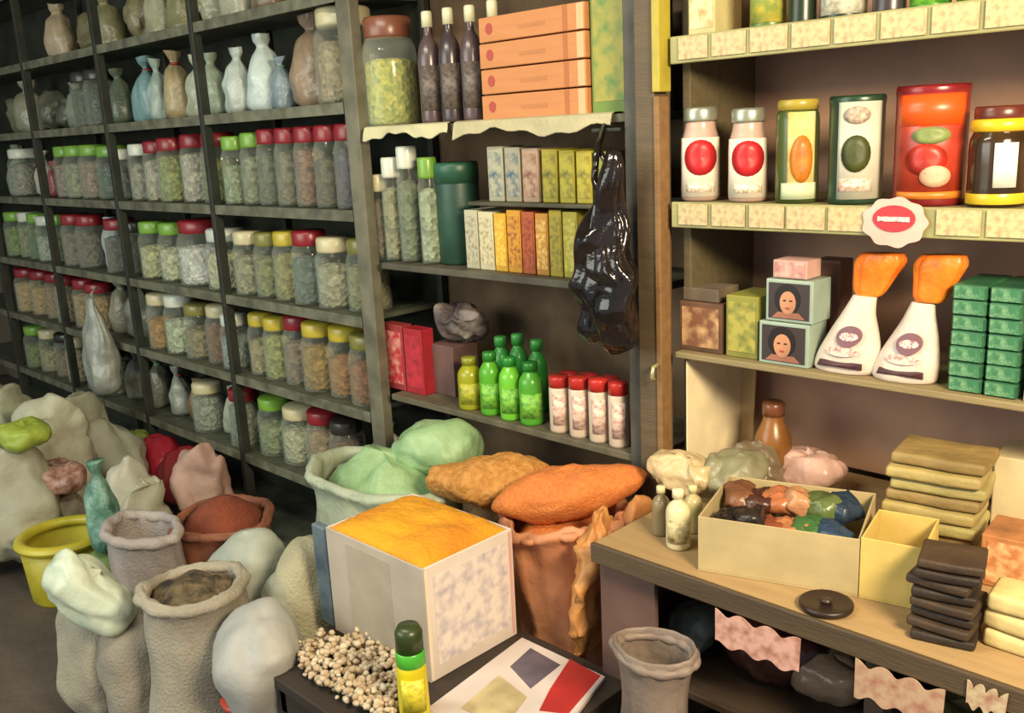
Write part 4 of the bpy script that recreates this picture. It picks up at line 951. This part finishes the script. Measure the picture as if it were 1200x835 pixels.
# orange sacks
og = mat('#d07c3a', .8, .15, 90, .35, 140, 'plain', '#c06c30')
g = P(655, 592, .80)
opensack(g.x, g.y + .04, 0, .175, .76, '#c08050', '#c9762f', 'tall salmon orange sack right of the spice box', seed=17, mt=mat('#c98d66', .6, .2, 5, .45, 14, 'film', '#b47450'), cmt=og, fill=.94, heap=.03, roll=.014, sx=1.0, sy=.92, wr=.10, amp=.05)
pillow('orange_bag', (g.x - .01, g.y + .05, .73), (.43, .20, .145), '#cb7a34', 'bulging orange bag lying in the mouth of the salmon orange sack', 'bag', rz=.6, amp=.10, seed=56, mt=og, e=1.9, tilt=-.25)
pillow('orange_flap', (g.x + .155, g.y - .05, .42), (.07, .24, .40), '#c98a50', 'tan orange plastic flap folded down over the salmon sack toward the counter', 'bag', rz=.35, amp=.35, seed=57, mt=mat('#cf9658', .5, .25, 6, .7, 12, 'film', '#b87a44'), tilt=.12)
g2 = P(560, 560, .80)
pillow('orange_bag', (g2.x, g2.y + .04, .70), (.38, .22, .15), '#c4823c', 'dull yellow orange bag between the green lined sack and the bulging bag', 'bag', rz=.55, amp=.14, seed=52, mt=mat('#c28c48', .75, .2, 50, .4, 90, 'plain', '#a8702c'), e=2.1, tilt=-.1)
pillow('grain_sack', (g2.x, g2.y + .05, 0), (.26, .24, .70), '#a8875c', 'brown sack under the dull yellow orange bag', 'sack', amp=.07, seed=53, mt=cloth('#a8875c'))
g = P(728, 600, .78)
pillow('orange_sack', (g.x + .05, g.y + .0, 0), (.10, .20, .84), '#b87a45', 'crumpled tan orange sack between the salmon sack and the counter', 'sack', amp=.16, seed=54, mt=mat('#c48a50', .6, .25, 6, .6, 14, 'film', '#9a6436'))

# bag under the front, right of the magazine
g = PYp(766, 768, 1.46)
opensack(g.x, g.y, 0, .085, g.z, '#7a6a5c', '#4a3c34', 'dull brown mauve open bag on the floor before the counter', seed=61, mt=mat('#84756a', .55, .25, 6, .5, 14, 'film'), cmt=food('#4a3a34'), fill=.80, heap=.01, roll=.016, wr=.02, sx=1.15, sy=.75, amp=.03)

# yellow tub
g = P(74, 622, .27)
t = thing('yellow_tub', 'yellow plastic tub with a thick rim on the floor at the far left', 'tub', (g.x, g.y, 0))
rt_ = .172
lathe('tub_body', [(rt_ * .88, 0), (rt_ * .9, .01), (rt_, .24), (rt_ * .95, .24), (rt_ * .84, .02), (0, .02)], mat('#b3a628', .45, .2, 6, .15, 20), t, 40)
vs = [(rt_ * .97 + .024 * math.cos(a_), .25 + .022 * math.sin(a_)) for a_ in [2 * PI * k / 10 for k in range(11)]]
lathe('rim', vs, mat('#c2b534', .4, .15, 6, .1, 20), t, 40, cap=False)
lathe('contents', [(rt_ * .86, .10), (rt_ * .6, .15), (0, .16)], food('#6a6420', '#3c3a1c', 40), t, 24, cap=True)
# tan sack at the left edge
g = P(-34, 680, 0)
pillow('tan_sack', (g.x, g.y, 0), (.30, .30, .42), '#ab8b6a', 'tan sack cut by the left edge of the picture beside the yellow tub', 'sack', amp=.08, seed=71, mt=cloth('#b09070'))
# teal bag with ties
g = P(120, 600, .45)
pouch(g.x, g.y, .30, .075, .36, '#4f8a76', 'teal green plastic bag with gathered top above the yellow tub', seed=81, flat=.8, mt=mat('#7fa594', .4, .3, 14, .6, 18, 'film', '#34604e'))
pillow('grain_sack', (g.x, g.y, 0), (.24, .24, .30), '#5f7a4c', 'green sack under the teal bag', 'sack', amp=.08, seed=82, mt=cloth('#6a8048'))
# heap of pale crumpled sacks at left, middle distance
heap = [
 (60, 500, .66, .46, .38, '#b7b59c', 'pale cream sack, highest of the pale sacks on the left', 91),
 (10, 545, .60, .36, .34, '#aaa790', 'pale grey sack at the left edge beside the cream one', 92),
 (165, 585, .46, .30, .26, '#b3b09a', 'pale sack behind the lilac sack', 94),
 (130, 515, .52, .30, .28, '#aaac98', 'grey white sack between the pale pile and the rack', 95),
 (95, 480, .62, .40, .30, '#a6a88e', 'olive grey sack at the back of the pale pile, below the hanging bag', 101),
 (0, 470, .66, .40, .30, '#9c9c80', 'dull sack at the left edge behind the yellow green bag', 104),
 (150, 565, .52, .24, .22, '#bcb9a6', 'small whitish sack right of the teal bag', 105),
 (240, 555, .50, .30, .26, '#b08f80', 'pinkish sack behind the rust red sack', 96),
]
for px, py, zt2, w_, d_, c_, lab, sd in heap:
    g = P(px, py, zt2 - .1)
    pillow('grain_sack', (g.x, g.y, 0), (w_ * .86, d_ * .86, zt2), c_, lab, 'sack', amp=.24, seed=sd, mt=mat(c_, .6, .15, 6, .45, 12, 'film'), group='pale sacks piled on the left')
g = P(20, 500, .70); pillow('yellow_green_bag', (g.x - .10, g.y + .05, .57), (.26, .2, .12), '#a3b43c', 'yellow green bag on the pale sacks at the left edge', 'bag', amp=.12, seed=97, mt=mat('#a6b848', .5, .2, 6, .4, 12, 'film'))
g = P(22, 590, .36); pillow('grain_sack', (g.x - .10, g.y + .20, 0), (.30, .24, .34), '#a0937c', 'tan grey sack under the speckled pinkish bag', 'sack', amp=.14, seed=99, mt=cloth('#a0937c')); pillow('pink_bag', (g.x - .10, g.y + .19, .325), (.32, .24, .13), '#b58a78', 'pinkish brown bag with speckled contents above the yellow tub', 'bag', amp=.14, seed=98, mt=mat('#b8978a', .7, .3, 30, .3, 40, 'plain', '#8a5a4c'))
# red, green and purple bags under the rack
for i, (px, py, c_, nm) in enumerate(((178, 515, '#8a9a4a', 'olive green'), (205, 530, '#b02c3c', 'bright red'), (232, 542, '#8f2a30', 'dark red'))):
    g = PYp(px, py, FY + .02)
    pillow('plastic_bag', (g.x, FY - .05, .072), (.30, .22, .29), c_, '%s bag on the bottom shelf under the jars' % nm, 'bag', amp=.12, seed=110 + i, mt=film(c_, .3, .4), group='coloured bags on the bottom shelf')
# red scrap at the bottom edge
g = P(278, 838, .30)
pillow('red_packet', (g.x, g.y, .32), (.10, .07, .03), '#b0402e', 'red packet at the bottom edge on the dark beige sack', 'packet', amp=.1, seed=120, mt=plastic('#b8442e', .4))
